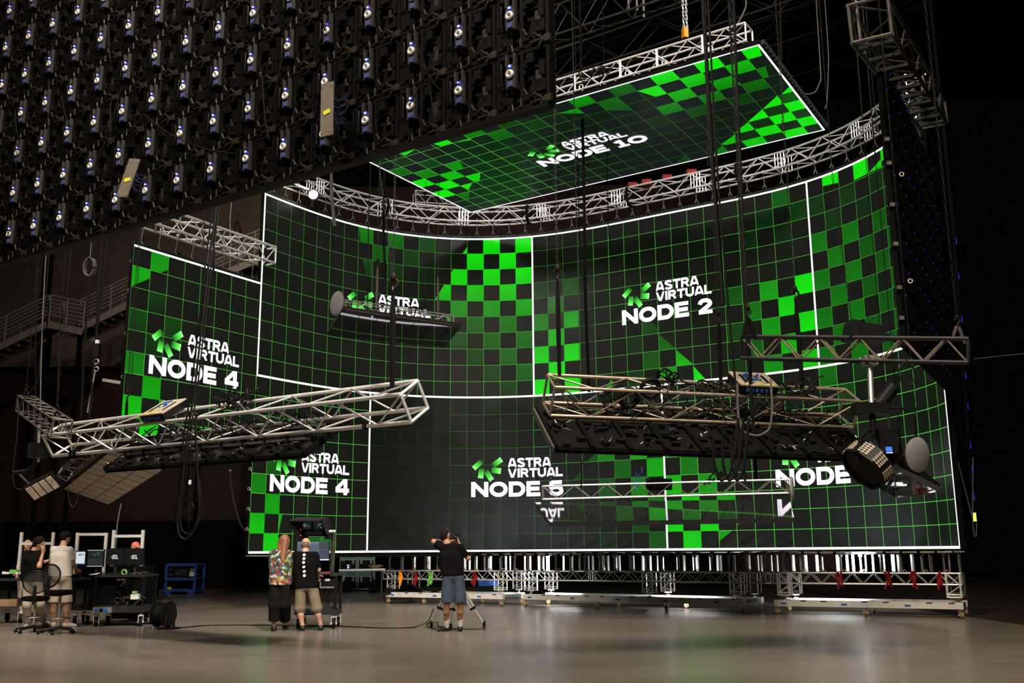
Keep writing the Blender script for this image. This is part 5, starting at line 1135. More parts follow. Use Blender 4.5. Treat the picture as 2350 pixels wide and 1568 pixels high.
MB().lathe(hub-Vector((0, 0, .05)), (0, 0, 1), [(0, .05), (.04, .09), (.10, .09), (.14, .06), (.2, .05)], 12).build('head', 'black', tp, O, smooth=True)
# ---------------------------------------------------------------- carts
def scr_face(b, x0, y0, x1, y1, Y, col, dx=0): p, q = at(x0, y1, Y), at(x1, y0, Y); b.add([p, Vector((q.x, q.y, p.z)), q, Vector((p.x, q.y, q.z))], [(0, 1, 2, 3)], col); return b
def monitor(name, label, x0, y0, x1, y1, Y, col, root=None, cat='monitor', border=.012, extra=None, stand=None):
    p, q = at(x0, y1, Y), at(x1, y0, Y); c = Vector(((p.x+q.x)/2, Y+.03, (p.z+q.z)/2)); r = empty(name, c, label, cat)
    MB().box(c, (q.x-p.x+border*2, .05, q.z-p.z+border*2)).build('case', 'black', r, c)
    b = MB(); scr_face(b, x0, y0, x1, y1, Y+.001, col)
    if extra:
        for e in extra: scr_face(b, *e[:4], Y-.001, e[4])
    b.build('screen', 'screen', r, c)
    if stand is not None:
        b = MB(); b.tube(c+Vector((0, .03, 0)), Vector((c.x, c.y+.04, stand+.01)), .025, 6); b.box((c.x, c.y+.03, stand+.012), (.22, .18, .02)); b.build('stand', 'darkgrey', r, c)
    return r
def cart(name, label, x0, x1, Y, d, zs, posts, whl, legs='black', tray='darkgrey', fw_=None):
    "wheeled cart: shelf heights zs, corner posts, casters"
    a, b_ = at(x0, 1400, Y).x, at(x1, 1400, Y).x; root = empty(name, ((a+b_)/2, Y+d/2, 0), label, 'cart'); O = root.location
    for z, t in zs: MB().box(((a+b_)/2, Y+d/2, z), (b_-a, d, t)).build('shelf', tray, root, O)
    for x in (a+.03, b_-.03):
        for y in (Y+.03, Y+d-.03): MB().box((x, y, (zs[0][0]+posts)/2), (.05, .05, posts-zs[0][0])).build('post', legs, root, O)
    for x in (a+.06, b_-.06):
        for y in (Y+.08, Y+d-.08): caster(root, (x, y), whl, O, 'rubber', 'alu_bright', None, .25)
    return root
def mast(root, x0, x1, ytop, ybar, ylow, Y, m='alu_bright'):
    O = root.location
    for x in (x0, x1):
        p, q = at(x, ytop, Y), at(x, ylow, Y); MB().box(((p.x+q.x)/2, Y, (p.z+q.z)/2), (.055, .055, p.z-q.z)).build('mast_post', m, root, O)
    p, q = at(x0, ybar, Y), at(x1, ybar, Y); MB().box(((p.x+q.x)/2, Y, p.z), (q.x-p.x, .05, .055)).build('mast_bar', m, root, O)
Z0_, Y1 = .30, 21.0
cl_ = cart('equipment_cart', 'low black cart with a cluttered top at the left edge', -16, 52, 21.4, .6, [(.42, .14), (.88, .05)], .9, .26)
mast(cl_, 46, 119, 1222, 1248, 1318, 21.95)
b = MB(); px(b, 0, 1376, 38, 1392, 21.35, .4); tag(b.build('cardboard_box', 'cardboard'), 'crumpled brown cardboard on the lower shelf of the left edge cart', 'box')
b = MB(); px(b, 22, 1308, 36, 1317, 21.5, .15); tag(b.build('green_bag', 'greenplastic'), 'small green packet on top of the left edge cart', 'packet')
b = MB(); random.seed(5)
for j in range(10): px(b, 5+j*5, 1314-random.randint(0, 3), 9+j*5, 1318, 21.5+random.uniform(0, .3), .08)
o_ = b.build('small_parts', 'paper', kind='stuff'); tag(o_, 'scatter of small papers and parts on top of the left edge cart', 'clutter')
cm_ = cart('equipment_cart', 'tall black cart in front of the person in the pale shirt', 163, 206, 20.9, .6, [(.34, .12), (.90, .04)], .92, .24)
mast(cm_, 175, 241, 1223, 1227, 1318, 21.2)
b = MB(); px(b, 171, 1306, 176, 1317, 20.95, .1); tag(b.build('drinks_can', 'red'), 'small red drinks can beside the pale shirted person', 'can')
b = MB(); px(b, 264, 1298, 329, 1420, 21.6, .5); tag(b.build('equipment_rack', 'blackmatte'), 'tall black equipment rack behind the two emblem monitors', 'rack')
cc_ = cart('equipment_cart', 'long black equipment cart carrying four monitors at the left', 212, 328, 20.25, .75, [(.33, .13), (.97, .05)], 1.0, .24)
mast(cc_, 259, 326, 1217, 1231, 1300, 20.75)
O = cc_.location
b = MB(); px(b, 208, 1325, 264, 1392, 20.45, .4); b.build('equipment_case', 'blackmatte', cc_, O)
for x in (1207, ):
    b = MB(); p = at(205, 1310, 20.5); 
mon_c = (.010, .011, .011)
monitor('monitor', 'bright white monitor showing a text page, leftmost on the long cart', 173, 1267, 196, 1294, 20.5, (.62, .70, .74), extra=[(180, 1272, 194, 1273.5, (.02, .02, .02)), (180, 1274.5, 187, 1276, (.02, .02, .02)), (173, 1264.5, 196, 1267, (.02, .03, .09)), (173, 1294, 196, 1297, (.015, .025, .10))], stand=.92)
ex = []; random.seed(6)
for k in range(20): x = 211+random.uniform(0, 18); y = 1266+random.uniform(0, 11)-abs(x-220)*.2; ex.append((x, y, x+1.0, y+1.2, (.05, .45, .08)))
ex += [(201, 1262.5, 238, 1264.2, (.5, .5, .52)), (199, 1299.3, 235, 1300.8, (.65, .66, .7)), (200, 1282, 236, 1299, (.022, .024, .026))]
monitor('monitor', 'dark monitor with a cluster of green dots, second on the long cart', 200, 1262, 238, 1301, 20.55, (.013, .014, .015), extra=ex, stand=1.0)
def logo_extra(x, y, Y):
    return [(x-12, y-2, x-9.5, y+1, (.01, .55, .02)), (x-9.5, y+1, x-7.5, y+3.5, (.01, .6, .02)), (x-7, y-2.5, x-4.5, y+.5, (.01, .5, .02))]
for k, (xa, xb) in enumerate(((243, 285), (287, 329))):
    m_ = monitor('monitor', ('black monitor with a small emblem, third on the long cart', 'black monitor with a small emblem, rightmost on the long cart')[k], xa, 1260, xb, 1296, 20.5, (.004, .004, .004), extra=logo_extra((266, 311)[k], 1279, 20.5), stand=1.0)
    b = MB(); xo = (257, 302)[k]; o0 = at(xo, 1283.5, 20.495)
    for body, y in (('ASTRA', .045), ('VIRTUAL', .0)):
        vs, fs = text_mesh(body, .10 if body == 'ASTRA' else .12, .036, .12); b.add([o0+Vector((u, 0, v_+y)) for u, v_ in vs], fs, (.8, .8, .8))
    b.build('screen_lettering', 'screen', [c for c in m_.children if c.name.startswith('screen')][0], m_.location)
b = MB(); px(b, 213, 1395, 255, 1407, 20.2, .3); pw = tag(b.build('power_distributor', 'alu'), 'silver power distributor with blue sockets on the lower shelf of the long cart', 'power box')
b = MB(); px(b, 217, 1397, 225, 1405, 20.19, .02); px(b, 237, 1397, 246, 1405, 20.19, .02); b.build('socket', 'blueplug', pw)
b = MB(); px(b, 228, 1397, 235, 1405, 20.19, .02); b.build('socket', 'black', pw)
b = MB(); px(b, 300, 1364, 317, 1376, 20.3, .2); tag(b.build('paper_bag', 'white'), 'small white bag hanging inside the long cart', 'bag')
b = MB(); px(b, 303, 1357, 311, 1363, 20.28, .1); tag(b.build('green_plug', 'greenplastic'), 'green plug above the white bag in the long cart', 'plug')
b = MB(); p = at(218, 1318, 20.3); b.add([at(202, 1320, 20.35), at(222, 1319, 20.25), at(231, 1314, 20.3), at(228, 1319, 20.45)], [(0, 1, 2, 3)]); tag(b.build('paper_sheet', 'paper'), 'curled white sheet of paper on the long cart top', 'paper')
b = MB(); p = at(285, 1314, 20.3); b.ring(p, (.2, 1, .1), .05, .018, 14, 6); tag(b.build('headphones', 'greenplastic', smooth=True), 'pale green headset lying on the long cart top', 'headset')
tangle('nest of thin black cables in the right half of the long cart', [at(285, 1335, 20.5), at(310, 1340, 20.5), at(300, 1385, 20.5)], 16, .010, 'rubber', 51, .22, Vector((1, 0, 0)), Vector((0, 1, 0)), Vector((0, 0, 1)))
tangle('nest of pale thin cables in the right half of the long cart', [at(295, 1330, 20.3), at(306, 1372, 20.3), at(300, 1392, 20.3)], 6, .006, 'greycable', 52, .2, Vector((1, 0, 0)), Vector((0, 1, 0)), Vector((0, 0, 1)))
tangle('black cables in front of the blue crate, right of the long cart', [at(345, 1335, 31), at(350, 1345, 31), at(342, 1366, 31)], 14, .016, 'rubber', 53, .3, Vector((1, 0, 0)), Vector((0, 1, 0)), Vector((0, 0, 1)))
b = MB(); px(b, 333, 1328, 353, 1372, 31.1, .4); tag(b.build('speaker_case', 'blackmatte'), 'black case standing between the long cart and the blue crate', 'case')
# camera cart in the middle
vc = cart('camera_cart', 'tall black camera cart with hooded monitors in front of two people', 676, 772, 19.35, .62, [(.30, .10), (.98, .05)], 1.0, .25)
O = vc.location
p, q = at(766, 1219, 19.7), at(761, 1323, 19.7); b = MB(); b.path([q, p], .045, 4); b.build('mast_post', 'alu_dark', vc, O); b = MB(); b.tube(at(752, 1221, 19.7), at(770, 1221, 19.7), .04, 6); b.build('mast_arm', 'alu', vc, O)
b = MB(); px(b, 745, 1224, 764, 1238, 19.65, .12); b.build('mount', 'black', vc, O)
c = at(708, 1210, 19.6); hm = empty('hooded_monitor', c, 'hooded field monitor on top of the camera cart', 'monitor'); Yh = 19.7
t0, t1, t2, t3 = at(664, 1194, Yh-.38), at(745, 1187, Yh-.30), at(756, 1190, Yh), at(692, 1196, Yh)
b = MB(); b.slab(at(664, 1194, Yh-.4), at(736, 1194, Yh-.4), at(750, 1187, Yh), at(680, 1187, Yh), .02); b.slab(at(664, 1194, Yh-.4), at(680, 1234, Yh-.1), at(698, 1234, Yh), at(690, 1192, Yh), .02); b.slab(at(736, 1194, Yh-.4), at(752, 1188, Yh), at(756, 1232, Yh), at(748, 1228, Yh-.1), .02); b.build('hood', 'darkgrey', hm, c)
b = MB(); px(b, 690, 1193, 756, 1234, Yh, .08); b.build('case', 'black', hm, c)
b = MB(); scr_face(b, 694, 1197, 715, 1216, Yh-.004, (.008, .012, .012)); scr_face(b, 718, 1197, 742, 1216, Yh-.004, (.008, .012, .012)); scr_face(b, 700, 1219, 740, 1229, Yh-.004, (.006, .007, .008))
random.seed(4)
for k in range(16): x = random.uniform(695, 708) if k % 2 else random.uniform(727, 736); y = random.uniform(1201, 1212); scr_face(b, x, y, x+random.uniform(1, 3), y+random.uniform(1, 2), Yh-.006, (.25, .36, .28))
for k in range(8): scr_face(b, 708+k*5, 1231.5, 711+k*5, 1233, Yh-.006, (.3, .5, .35))
b.build('screen', 'screen', hm, c)
b = MB()
for y in (1216, 1229): b.ball(at(690, y, Yh-.08), .012)
b.build('status_light', 'red_led', hm, c)
monitor('monitor', 'large pale blue monitor below the hooded monitor on the camera cart', 681, 1243, 755, 1286, 19.6, (.10, .13, .18), extra=[(732, 1244, 755, 1262, (.05, .065, .085)), (732, 1263.5, 755, 1283, (.055, .07, .10)), (716, 1271, 730, 1273, (.5, .45, .35)), (730, 1283.5, 755, 1286.5, (.75, .8, .9)), (684, 1245, 753, 1247.5, (.22, .26, .32))], border=.008, stand=1.0)
c = at(752, 1340, 19.45); sb_ = empty('rack_case', c, 'black rack case with silver rim hung in the camera cart', 'case'); b = MB(); px(b, 735, 1330, 768, 1349, 19.4, .4); b.build('body', 'black', sb_, c); 
b = MB(); px(b, 734, 1347, 769, 1350, 19.38, .04); px(b, 734, 1329, 736, 1348, 19.38, .04); px(b, 767, 1329, 769, 1348, 19.38, .04); b.build('rim', 'alu', sb_, c); b = MB(); px(b, 746, 1329, 757, 1334, 19.38, .04); b.build('latch', 'alu_bright', sb_, c)
b = MB(); px(b, 733, 1313, 757, 1319, 19.3, .25); tag(b.build('control_deck', 'alu_dark'), 'control deck with a red stripe on the camera cart top', 'controller'); b = MB(); px(b, 744, 1315, 757, 1318, 19.29, .01); 
tag(b.build('red_stripe', 'red'), 'red strip along the control deck on the camera cart', 'strip')
b = MB(); px(b, 696, 1397, 712, 1408, 19.25, .2); pw2 = tag(b.build('power_distributor', 'alu'), 'silver power unit with a blue socket on the lower shelf of the camera cart', 'power box'); b = MB(); px(b, 702, 1400, 711, 1407, 19.24, .02); b.build('socket', 'blueplug', pw2)
b = MB(); px(b, 733, 1393, 765, 1405, 19.5, .3); tag(b.build('equipment_bag', 'darkgrey'), 'grey padded bag on the lower shelf of the camera cart', 'bag')
for k, x in enumerate((744, 758)): rope(('left', 'right')[k]+' of two thin cables hanging inside the camera cart', [at(x, 1350, 19.6), at(x+(3, -6)[k], 1372, 19.55), at(x+(6, -4)[k], 1393, 19.6)], .008)
# ---------------------------------------------------------------- drafting chairs
def chair(x, y, rz, label, seat_z):
    o = onz(x, y); r = empty('drafting_chair', (0, 0, 0), label, 'chair', 'drafting chairs')
    b = MB(); b.tube((0, 0, .08), (0, 0, seat_z-.05), .026, 10); b.build('gas_column', 'steel', r, smooth=True)
    for k in range(5):
        a = 2*PI*k/5+.3; e = Vector((.31*math.cos(a), .31*math.sin(a), .07)); b = MB(); b.path([(0, 0, .11), e*.6+Vector((0, 0, .04)), e], [.028, .022, .016], 6); b.build('base_arm', 'black', r, smooth=True)
        b = MB(); t_ = Vector((-math.sin(a), math.cos(a), 0)); c = Vector((e.x, e.y, .028)); b.cyl(c-t_*.022, c+t_*.022, .028, 10); b.build('caster', 'black', r, smooth=True)
    b = MB(); b.ring((0, 0, .27), (0, 0, 1), .21, .012, 24, 6)
    for a in (0, PI*.66, PI*1.33): b.tube((0, 0, .27), (.21*math.cos(a), .21*math.sin(a), .27), .01, 5)
    b.build('foot_ring', 'alu_dark', r, smooth=True)
    b = MB(); b.lathe((0, 0, seat_z-.05), (0, 0, 1), [(0, .12), (.015, .22), (.05, .245), (.085, .235), (.095, .19)], 24); b.build('seat', 'blackmatte', r, smooth='all')
    b = MB(); b.path([(0, .05, seat_z-.04), (0, -.24, seat_z-.03), (0, -.29, seat_z+.08), (0, -.27, seat_z+.24)], [.03, .03, .028, .025], 8); b.build('back_spine', 'black', r, smooth=True)
    b = MB(); pts = [(.22*math.cos(t_)*(1+.08*math.sin(t_)), -.25-.05*math.cos(t_*1)**2*0, seat_z+.30+.20*math.sin(t_)) for t_ in [2*PI*k/20 for k in range(20)]]; pts = [(x_, -.27+abs(x_)*.22, z_) for x_, _, z_ in pts]; b.path(pts, .016, 6, closed=True); b.build('back_frame', 'black', r, smooth=True)
    b = MB(); n = 20; b.add([(0, -.27, seat_z+.30)]+[(x_*.97, y_, seat_z+.30+(z_-seat_z-.30)*.97) for x_, y_, z_ in pts], [(0, 1+k, 1+(k+1) % n) for k in range(n)]); b.build('back_mesh', 'meshfabric', r)
    r.location = o; r.rotation_euler = (0, 0, rz); return r
def mesh_fabric():
    m, n, l, b = nodes('black_mesh_fabric'); b.inputs['Base Color'].default_value = (.012, .012, .012, 1); t = n.new('ShaderNodeBsdfTransparent'); mx = n.new('ShaderNodeMixShader'); ck = n.new('ShaderNodeTexVoronoi'); ck.inputs['Scale'].default_value = 220
    tc = n.new('ShaderNodeTexCoord'); l.new(tc.outputs['Object'], ck.inputs['Vector']); mr = n.new('ShaderNodeMapRange'); mr.inputs['From Min'].default_value = .2; mr.inputs['From Max'].default_value = .6; mr.inputs['To Min'].default_value = .3; mr.inputs['To Max'].default_value = .75; l.new(ck.outputs['Distance'], mr.inputs['Value'])
    l.new(mr.outputs[0], mx.inputs[0]); l.new(t.outputs[0], mx.inputs[1]); l.new(b.outputs[0], mx.inputs[2]); l.new(mx.outputs[0], n['Material Output'].inputs[0]); return m
M['meshfabric'] = mesh_fabric()
chair(75, 1452, .35, 'black drafting chair with mesh back behind the person in black at the left', .60)
chair(131, 1455, -.45, 'black drafting chair with mesh back and foot ring behind the pale shirted person', .72)
# ---------------------------------------------------------------- people
M['skin'] = mat('skin', (.46, .25, .16), .55, 0, .08, 8); M['skin_dark'] = mat('tanned_skin', (.36, .18, .105), .55, 0, .08, 8)
M['hair_dark'] = mat('dark_brown_hair', (.010, .006, .005), .75, 0, .4, 40, .12, bump=.3); M['hair_auburn'] = mat('auburn_hair', (.20, .085, .035), .55, 0, .35, 35, bump=.3); M['hair_grey'] = mat('short_grey_hair', (.10, .075, .06), .7, 0, .3, 60)
M['tee_black'] = mat('black_cotton', (.004, .004, .0045), .9, 0, .2, 10, .06, bump=.15); M['shirt_pale'] = mat('pale_grey_cotton', (.50, .46, .42), .85, 0, .06, 6, bump=.25)
M['denim'] = mat('blue_denim', (.026, .040, .066), .85, 0, .3, 9, bump=.2); M['khaki'] = mat('khaki_cotton', (.17, .135, .09), .85, 0, .12, 9, bump=.25); M['beige'] = mat('beige_cotton', (.38, .31, .24), .85, 0, .08, 9, bump=.25)
M['pants_black'] = mat('faded_black_cotton', (.007, .007, .007), .9, 0, .3, 7, .08, bump=.25); M['shoe_black'] = mat('black_leather', (.008, .008, .008), .4, 0, .2, 12); M['shoe_pale'] = mat('pale_canvas', (.42, .39, .34), .8, 0, .1, 12); M['sock'] = mat('white_sock', (.72, .71, .70), .9, 0, .05, 20)
def patch_shirt():
    m, n, l, b = nodes('colourful_print_cotton'); tc = n.new('ShaderNodeTexCoord'); v = n.new('ShaderNodeTexVoronoi'); v.inputs['Scale'].default_value = 22; l.new(tc.outputs['Object'], v.inputs['Vector'])
    s_ = n.new('ShaderNodeSeparateColor'); l.new(v.outputs['Color'], s_.inputs[0]); r = n.new('ShaderNodeValToRGB'); r.color_ramp.interpolation = 'CONSTANT'
    cols = [(0, (.03, .03, .03)), (.30, (.34, .21, .02)), (.42, (.26, .03, .025)), (.54, (.05, .11, .19)), (.68, (.40, .39, .36)), (.78, (.10, .25, .06)), (.88, (.03, .03, .03))]
    e = r.color_ramp.elements; e[0].position = 0; e[0].color = (*cols[0][1], 1); e[1].position = cols[1][0]; e[1].color = (*cols[1][1], 1)
    for p, c in cols[2:]: q = e.new(p); q.color = (*c, 1)
    l.new(s_.outputs[0], r.inputs[0]); l.new(r.outputs[0], b.inputs['Base Color']); b.inputs['Roughness'].default_value = .85; return m
M['print'] = patch_shirt()
def sdf_mesh(prims, res, k=.03):
    "smooth union of round cones ('c', p, q, r0, r1[, squash axis, factor]) and ellipsoids ('e', c, radii); optional cut planes per primitive; surface nets"
    P = []; lo = np.full(3, 1e9); hi = -lo
    for p in prims:
        if p[0] == 'c':
            a, b = np.array(p[1], float), np.array(p[2], float); r = max(p[3], p[4])
            lo = np.minimum(lo, np.minimum(a, b)-r); hi = np.maximum(hi, np.maximum(a, b)+r)
        else:
            c = np.array(p[1], float); r = np.array(p[2], float).max(); lo = np.minimum(lo, c-r); hi = np.maximum(hi, c+r)
    lo -= res*2.5+k*.3; hi += res*2.5+k*.3; n = np.maximum(4, np.ceil((hi-lo)/res).astype(int)+1)
    g = [lo[i]+res*np.arange(n[i]) for i in range(3)]
    D = np.full(n, 1e3, np.float32)
    for p in prims:
        if p[0] == 'c': a, b = np.array(p[1], float), np.array(p[2], float); r = max(p[3], p[4]); l_, h_ = np.minimum(a, b)-r-k-res, np.maximum(a, b)+r+k+res
        else: c = np.array(p[1], float); r = np.array(p[2], float).max(); l_, h_ = c-r-k-res, c+r+k+res
        i0 = np.clip(((l_-lo)/res).astype(int), 0, n-1); i1 = np.clip(((h_-lo)/res).astype(int)+2, 1, n)
        X, Y, Z = np.meshgrid(g[0][i0[0]:i1[0]], g[1][i0[1]:i1[1]], g[2][i0[2]:i1[2]], indexing='ij')
        if p[0] == 'c':
            d = b-a; L2 = max(d @ d, 1e-9); t = np.clip(((X-a[0])*d[0]+(Y-a[1])*d[1]+(Z-a[2])*d[2])/L2, 0, 1)
            v = np.sqrt((X-a[0]-t*d[0])**2+(Y-a[1]-t*d[1])**2+(Z-a[2]-t*d[2])**2)-(p[3]+(p[4]-p[3])*t)
        else:
            R = np.array(p[2], float); q = np.sqrt(((X-c[0])/R[0])**2+((Y-c[1])/R[1])**2+((Z-c[2])/R[2])**2); v = (q-1)*R.min()
        for pt, nn in (p[5] if p[0] == 'c' and len(p) > 5 else p[3] if p[0] == 'e' and len(p) > 3 else ()):
            v = np.maximum(v, (X-pt[0])*nn[0]+(Y-pt[1])*nn[1]+(Z-pt[2])*nn[2])
        S = D[i0[0]:i1[0], i0[1]:i1[1], i0[2]:i1[2]]; h = np.clip(.5+.5*(S-v)/k, 0, 1)
        D[i0[0]:i1[0], i0[1]:i1[1], i0[2]:i1[2]] = S*(1-h)+v*h-k*h*(1-h)
    ins = D < 0; acc = np.zeros((*[x-1 for x in n], 3)); cnt = np.zeros([x-1 for x in n])
    sl = lambda o: tuple(slice(o[i], n[i]-1+o[i]) for i in range(3))
    co = [(i, j, m_) for i in (0, 1) for j in (0, 1) for m_ in (0, 1)]
    for a in co:
        for x in range(3):
            if a[x] == 0:
                b = list(a); b[x] = 1; A, B = D[sl(a)], D[sl(b)]; cr_ = (A < 0) != (B < 0); t = np.where(cr_, A/np.where(A == B, 1, A-B), 0)
                for y in range(3): acc[..., y] += cr_*(a[y]+(t if y == x else 0))
                cnt += cr_
    act = cnt > 0; idx = np.full(act.shape, -1, int); idx[act] = np.arange(act.sum()); ijk = np.argwhere(act)
    V = lo+res*(ijk+acc[act]/cnt[act][:, None]); F = []
    for x in range(3):
        y, z = (x+1) % 3, (x+2) % 3; s0 = [slice(1, n[i]-1) for i in range(3)]; s0[x] = slice(0, n[x]-1); s1 = list(s0); s1[x] = slice(1, n[x])
        A, B = ins[tuple(s0)], ins[tuple(s1)]; e = np.argwhere(A != B); off = np.array([1, 1, 1]); off[x] = 0; e = e+off; fl = A[tuple((e-off).T)]
        def at_(dy, dz): q = e.copy(); q[:, y] -= dy; q[:, z] -= dz; return idx[tuple(q.T)]
        Q = np.stack([at_(1, 1), at_(0, 1), at_(0, 0), at_(1, 0)], 1); Q = np.where(fl[:, None], Q, Q[:, ::-1]); F.append(Q)
    F = np.concatenate(F); F = F[(F >= 0).all(1)]
    return V, F
def sdf_obj(name, m, prims, res, parent, O, k=.03, extra=None):
    mb = MB(); V, F = sdf_mesh(prims, res, k); mb.add(V.tolist(), F.tolist())
    for pr_, rs, kk in (extra or []): V, F = sdf_mesh(pr_, rs, kk); mb.add(V.tolist(), F.tolist())
    return mb.build(name, m, parent, O, smooth='all')
def hand(wr, d, nrm, side, curl=.5, s=1.0):
    "palm and five bent fingers; d along the hand, nrm out of the back, side towards the thumb"
    d = Vector(d).normalized(); nrm = (Vector(nrm)-d*Vector(nrm).dot(d)).normalized(); sd = Vector(side); sd = (sd-d*sd.dot(d)-nrm*sd.dot(nrm)).normalized(); wr = Vector(wr); P = []
    for e in (-.6, -.2, .2, .6): P.append(('c', wr+d*.01*s+sd*e*.03*s, wr+d*.085*s+sd*e*.055*s, .017*s, .013*s))
    for e, L in ((-.75, .062), (-.25, .078), (.25, .084), (.75, .074)):
        p = wr+d*.088*s+sd*e*.044*s
        for j, f in enumerate((.45, .32, .26)): dd = (d*math.cos(curl*(j+.6))-nrm*math.sin(curl*(j+.6))); q = p+dd*L*f*s; P.append(('c', p, q, .0092*s*(1-.08*j), .0085*s*(1-.1*j))); p = q
    p = wr+d*.02*s+sd*.026*s; 
    for j in range(3): dd = (d*.55+sd*.75-nrm*(.25+.35*j)).normalized() if j < 2 else (d*.85+sd*.2-nrm*.5).normalized(); q = p+dd*(.034, .03, .026)[j]*s; P.append(('c', p, q, .0115*s, .0095*s)); p = q
    return P
def person(label, J, skin='skin', shirt=None, bottom=None, shoes='shoe_black', sock=None, hair=None, face=(0, 1, 0), hands=None, w_=1.0):
    J = {k: Vector(v) for k, v in J.items()}; f = Vector(face).normalized(); O = Vector((J['pel'].x, J['pel'].y, 0)); root = empty('person', O, label, 'person')
    rgt = (J['sr']-J['sl']).normalized(); hd = J['head']; upn = (hd-J['neck']).normalized(); sd = f.cross(Vector((0, 0, 1))).normalized(); hu = sd.cross(f).normalized()
    Hs = .105
    B = [('e', hd+hu*.025-f*.012, (.078, .092, .092)), ('c', hd+f*.02-hu*.05, hd+f*.035-hu*.085, .055, .040), ('e', hd+f*.02, (.068, .075, .095)),
         ('c', hd+f*.088+hu*.005, hd+f*.105-hu*.028, .010, .015), ('c', hd+f*.075+hu*.035-sd*.03, hd+f*.075+hu*.035+sd*.03, .012, .012), ('c', hd+f*.082-hu*.06-sd*.015, hd+f*.082-hu*.06+sd*.015, .009, .009),
         ('e', hd+sd*.080-hu*.01-f*.012, (.014, .022, .032)), ('e', hd-sd*.080-hu*.01-f*.012, (.014, .022, .032)),
         ('c', hd-hu*.04-f*.02, J['neck'], .056, .060), ('c', J['neck'], J['chest'], .065, .10), ('c', J['sl'], J['sr'], .065, .065)]
    for s_ in (-.07, .07): B += [('c', J['chest']+rgt*s_, J['pel']+rgt*s_*.9+Vector((0, 0, .06)), .095, .09)]
    B += [('c', J['pel']-rgt*.06, J['pel']+rgt*.06, .10, .10)]
    ex = []
    for s_ in 'lr':
        B += [('c', J['s'+s_], J['e'+s_], .050, .040), ('c', J['e'+s_], J['w'+s_], .041, .028), ('c', J['h'+s_], J['k'+s_], .082, .056), ('c', J['k'+s_]-Vector((0, 0, .02)), lerp(J['k'+s_], J['a'+s_], .35)-f*.012, .054, .056), ('c', lerp(J['k'+s_], J['a'+s_], .35)-f*.012, J['a'+s_], .055, .037), ('c', J['a'+s_], J['t'+s_], .038, .030)]
        d = J['w'+s_]-J['e'+s_]; hk = (hands or {}).get(s_, {}); dd = Vector(hk.get('d', d)); nn = Vector(hk.get('n', f.cross(d) if f.cross(d).length > .05 else (0, 0, 1))); ts = Vector(hk.get('t', f))
        ex.append((hand(J['w'+s_]+d.normalized()*.01, dd, nn, ts, hk.get('c', .5)), .0045, .008))
    sdf_obj('body', skin, B, .012, root, O, .03, ex)
    for e in (-.031, .031): MB().ball(hd+f*.082+sd*e+hu*.012, .011, (1, 1, 1), 8, 6).build('eye', 'white', root, O, smooth='all')
    if shirt:
        m, sl, hem = shirt['m'], shirt.get('sleeve', .62), shirt.get('hem', .02); cut = [((0, 0, J['pel'].z-hem), (0, 0, -1))]; ctop = [(J['neck']+Vector((0, 0, -.0)), tuple((J['neck']-J['chest']).normalized()))]
        S = [('c', J['chest'], J['neck']-Vector((0, 0, .03)), .125*w_, .085, ctop), ('c', J['sl']+rgt*.01, J['sr']-rgt*.01, .076, .076)]
        for s_ in (-.085, 0, .085): S += [('c', J['chest']+rgt*s_*w_, J['pel']+rgt*s_*w_-Vector((0, 0, hem+.14)), .118 if s_ else .128, .122 if s_ else .132, cut)]
        for s_ in 'lr':
            q = lerp(J['s'+s_], J['e'+s_], sl+.25); c = lerp(J['s'+s_], J['e'+s_], sl); S.append(('c', J['s'+s_], q, .070, .072, [(c, tuple((J['e'+s_]-J['s'+s_]).normalized()))]))
        so = sdf_obj('shirt', m, S, .012, root, O, .035)
        if shirt.get('dots'):
            from mathutils.bvhtree import BVHTree
            bv = BVHTree.FromPolygons([v.co+O for v in so.data.vertices], [tuple(p.vertices) for p in so.data.polygons])
            for k in range(6):
                p = lerp(J['neck'], J['pel'], .12+.125*k); hit, nn, _, _ = bv.ray_cast(p-f*.6, f)
                if hit: b = MB(); b.lathe(hit+f*.01, -f, [(0, .027), (.015, .027), (.018, .02)], 12); b.build('print_dot', 'white', so, O)
    if bottom:
        m, ln = bottom['m'], bottom['len']; fl_ = bottom.get('flare', .0); topc = [((0, 0, J['pel'].z+.06), (0, 0, 1))]; S = [('c', J['pel']-rgt*.065, J['pel']+rgt*.065, .110, .110, topc), ('c', J['pel']-rgt*.045+Vector((0, 0, .07)), J['pel']+rgt*.045+Vector((0, 0, .07)), .098, .098, [((0, 0, J['pel'].z+.06), (0, 0, 1))])]
        for s_ in 'lr':
            h, k_, a = J['h'+s_], J['k'+s_], J['a'+s_]
            if ln < 1: e = lerp(h, k_, ln); n_ = (k_-h).normalized(); S.append(('c', h, lerp(h, k_, ln+.2), .105, .100+fl_, [(e, tuple(n_))]))
            else: S.append(('c', h, k_, .102, .080+fl_)); e = lerp(k_, a, ln-1); n_ = (a-k_).normalized(); S.append(('c', k_, lerp(k_, a, min(1.2, ln-1+.2)), .082+fl_, .075+fl_, [(e, tuple(n_))]))
        sdf_obj('trousers' if ln > 1 else 'shorts', m, S, .012, root, O, .03)
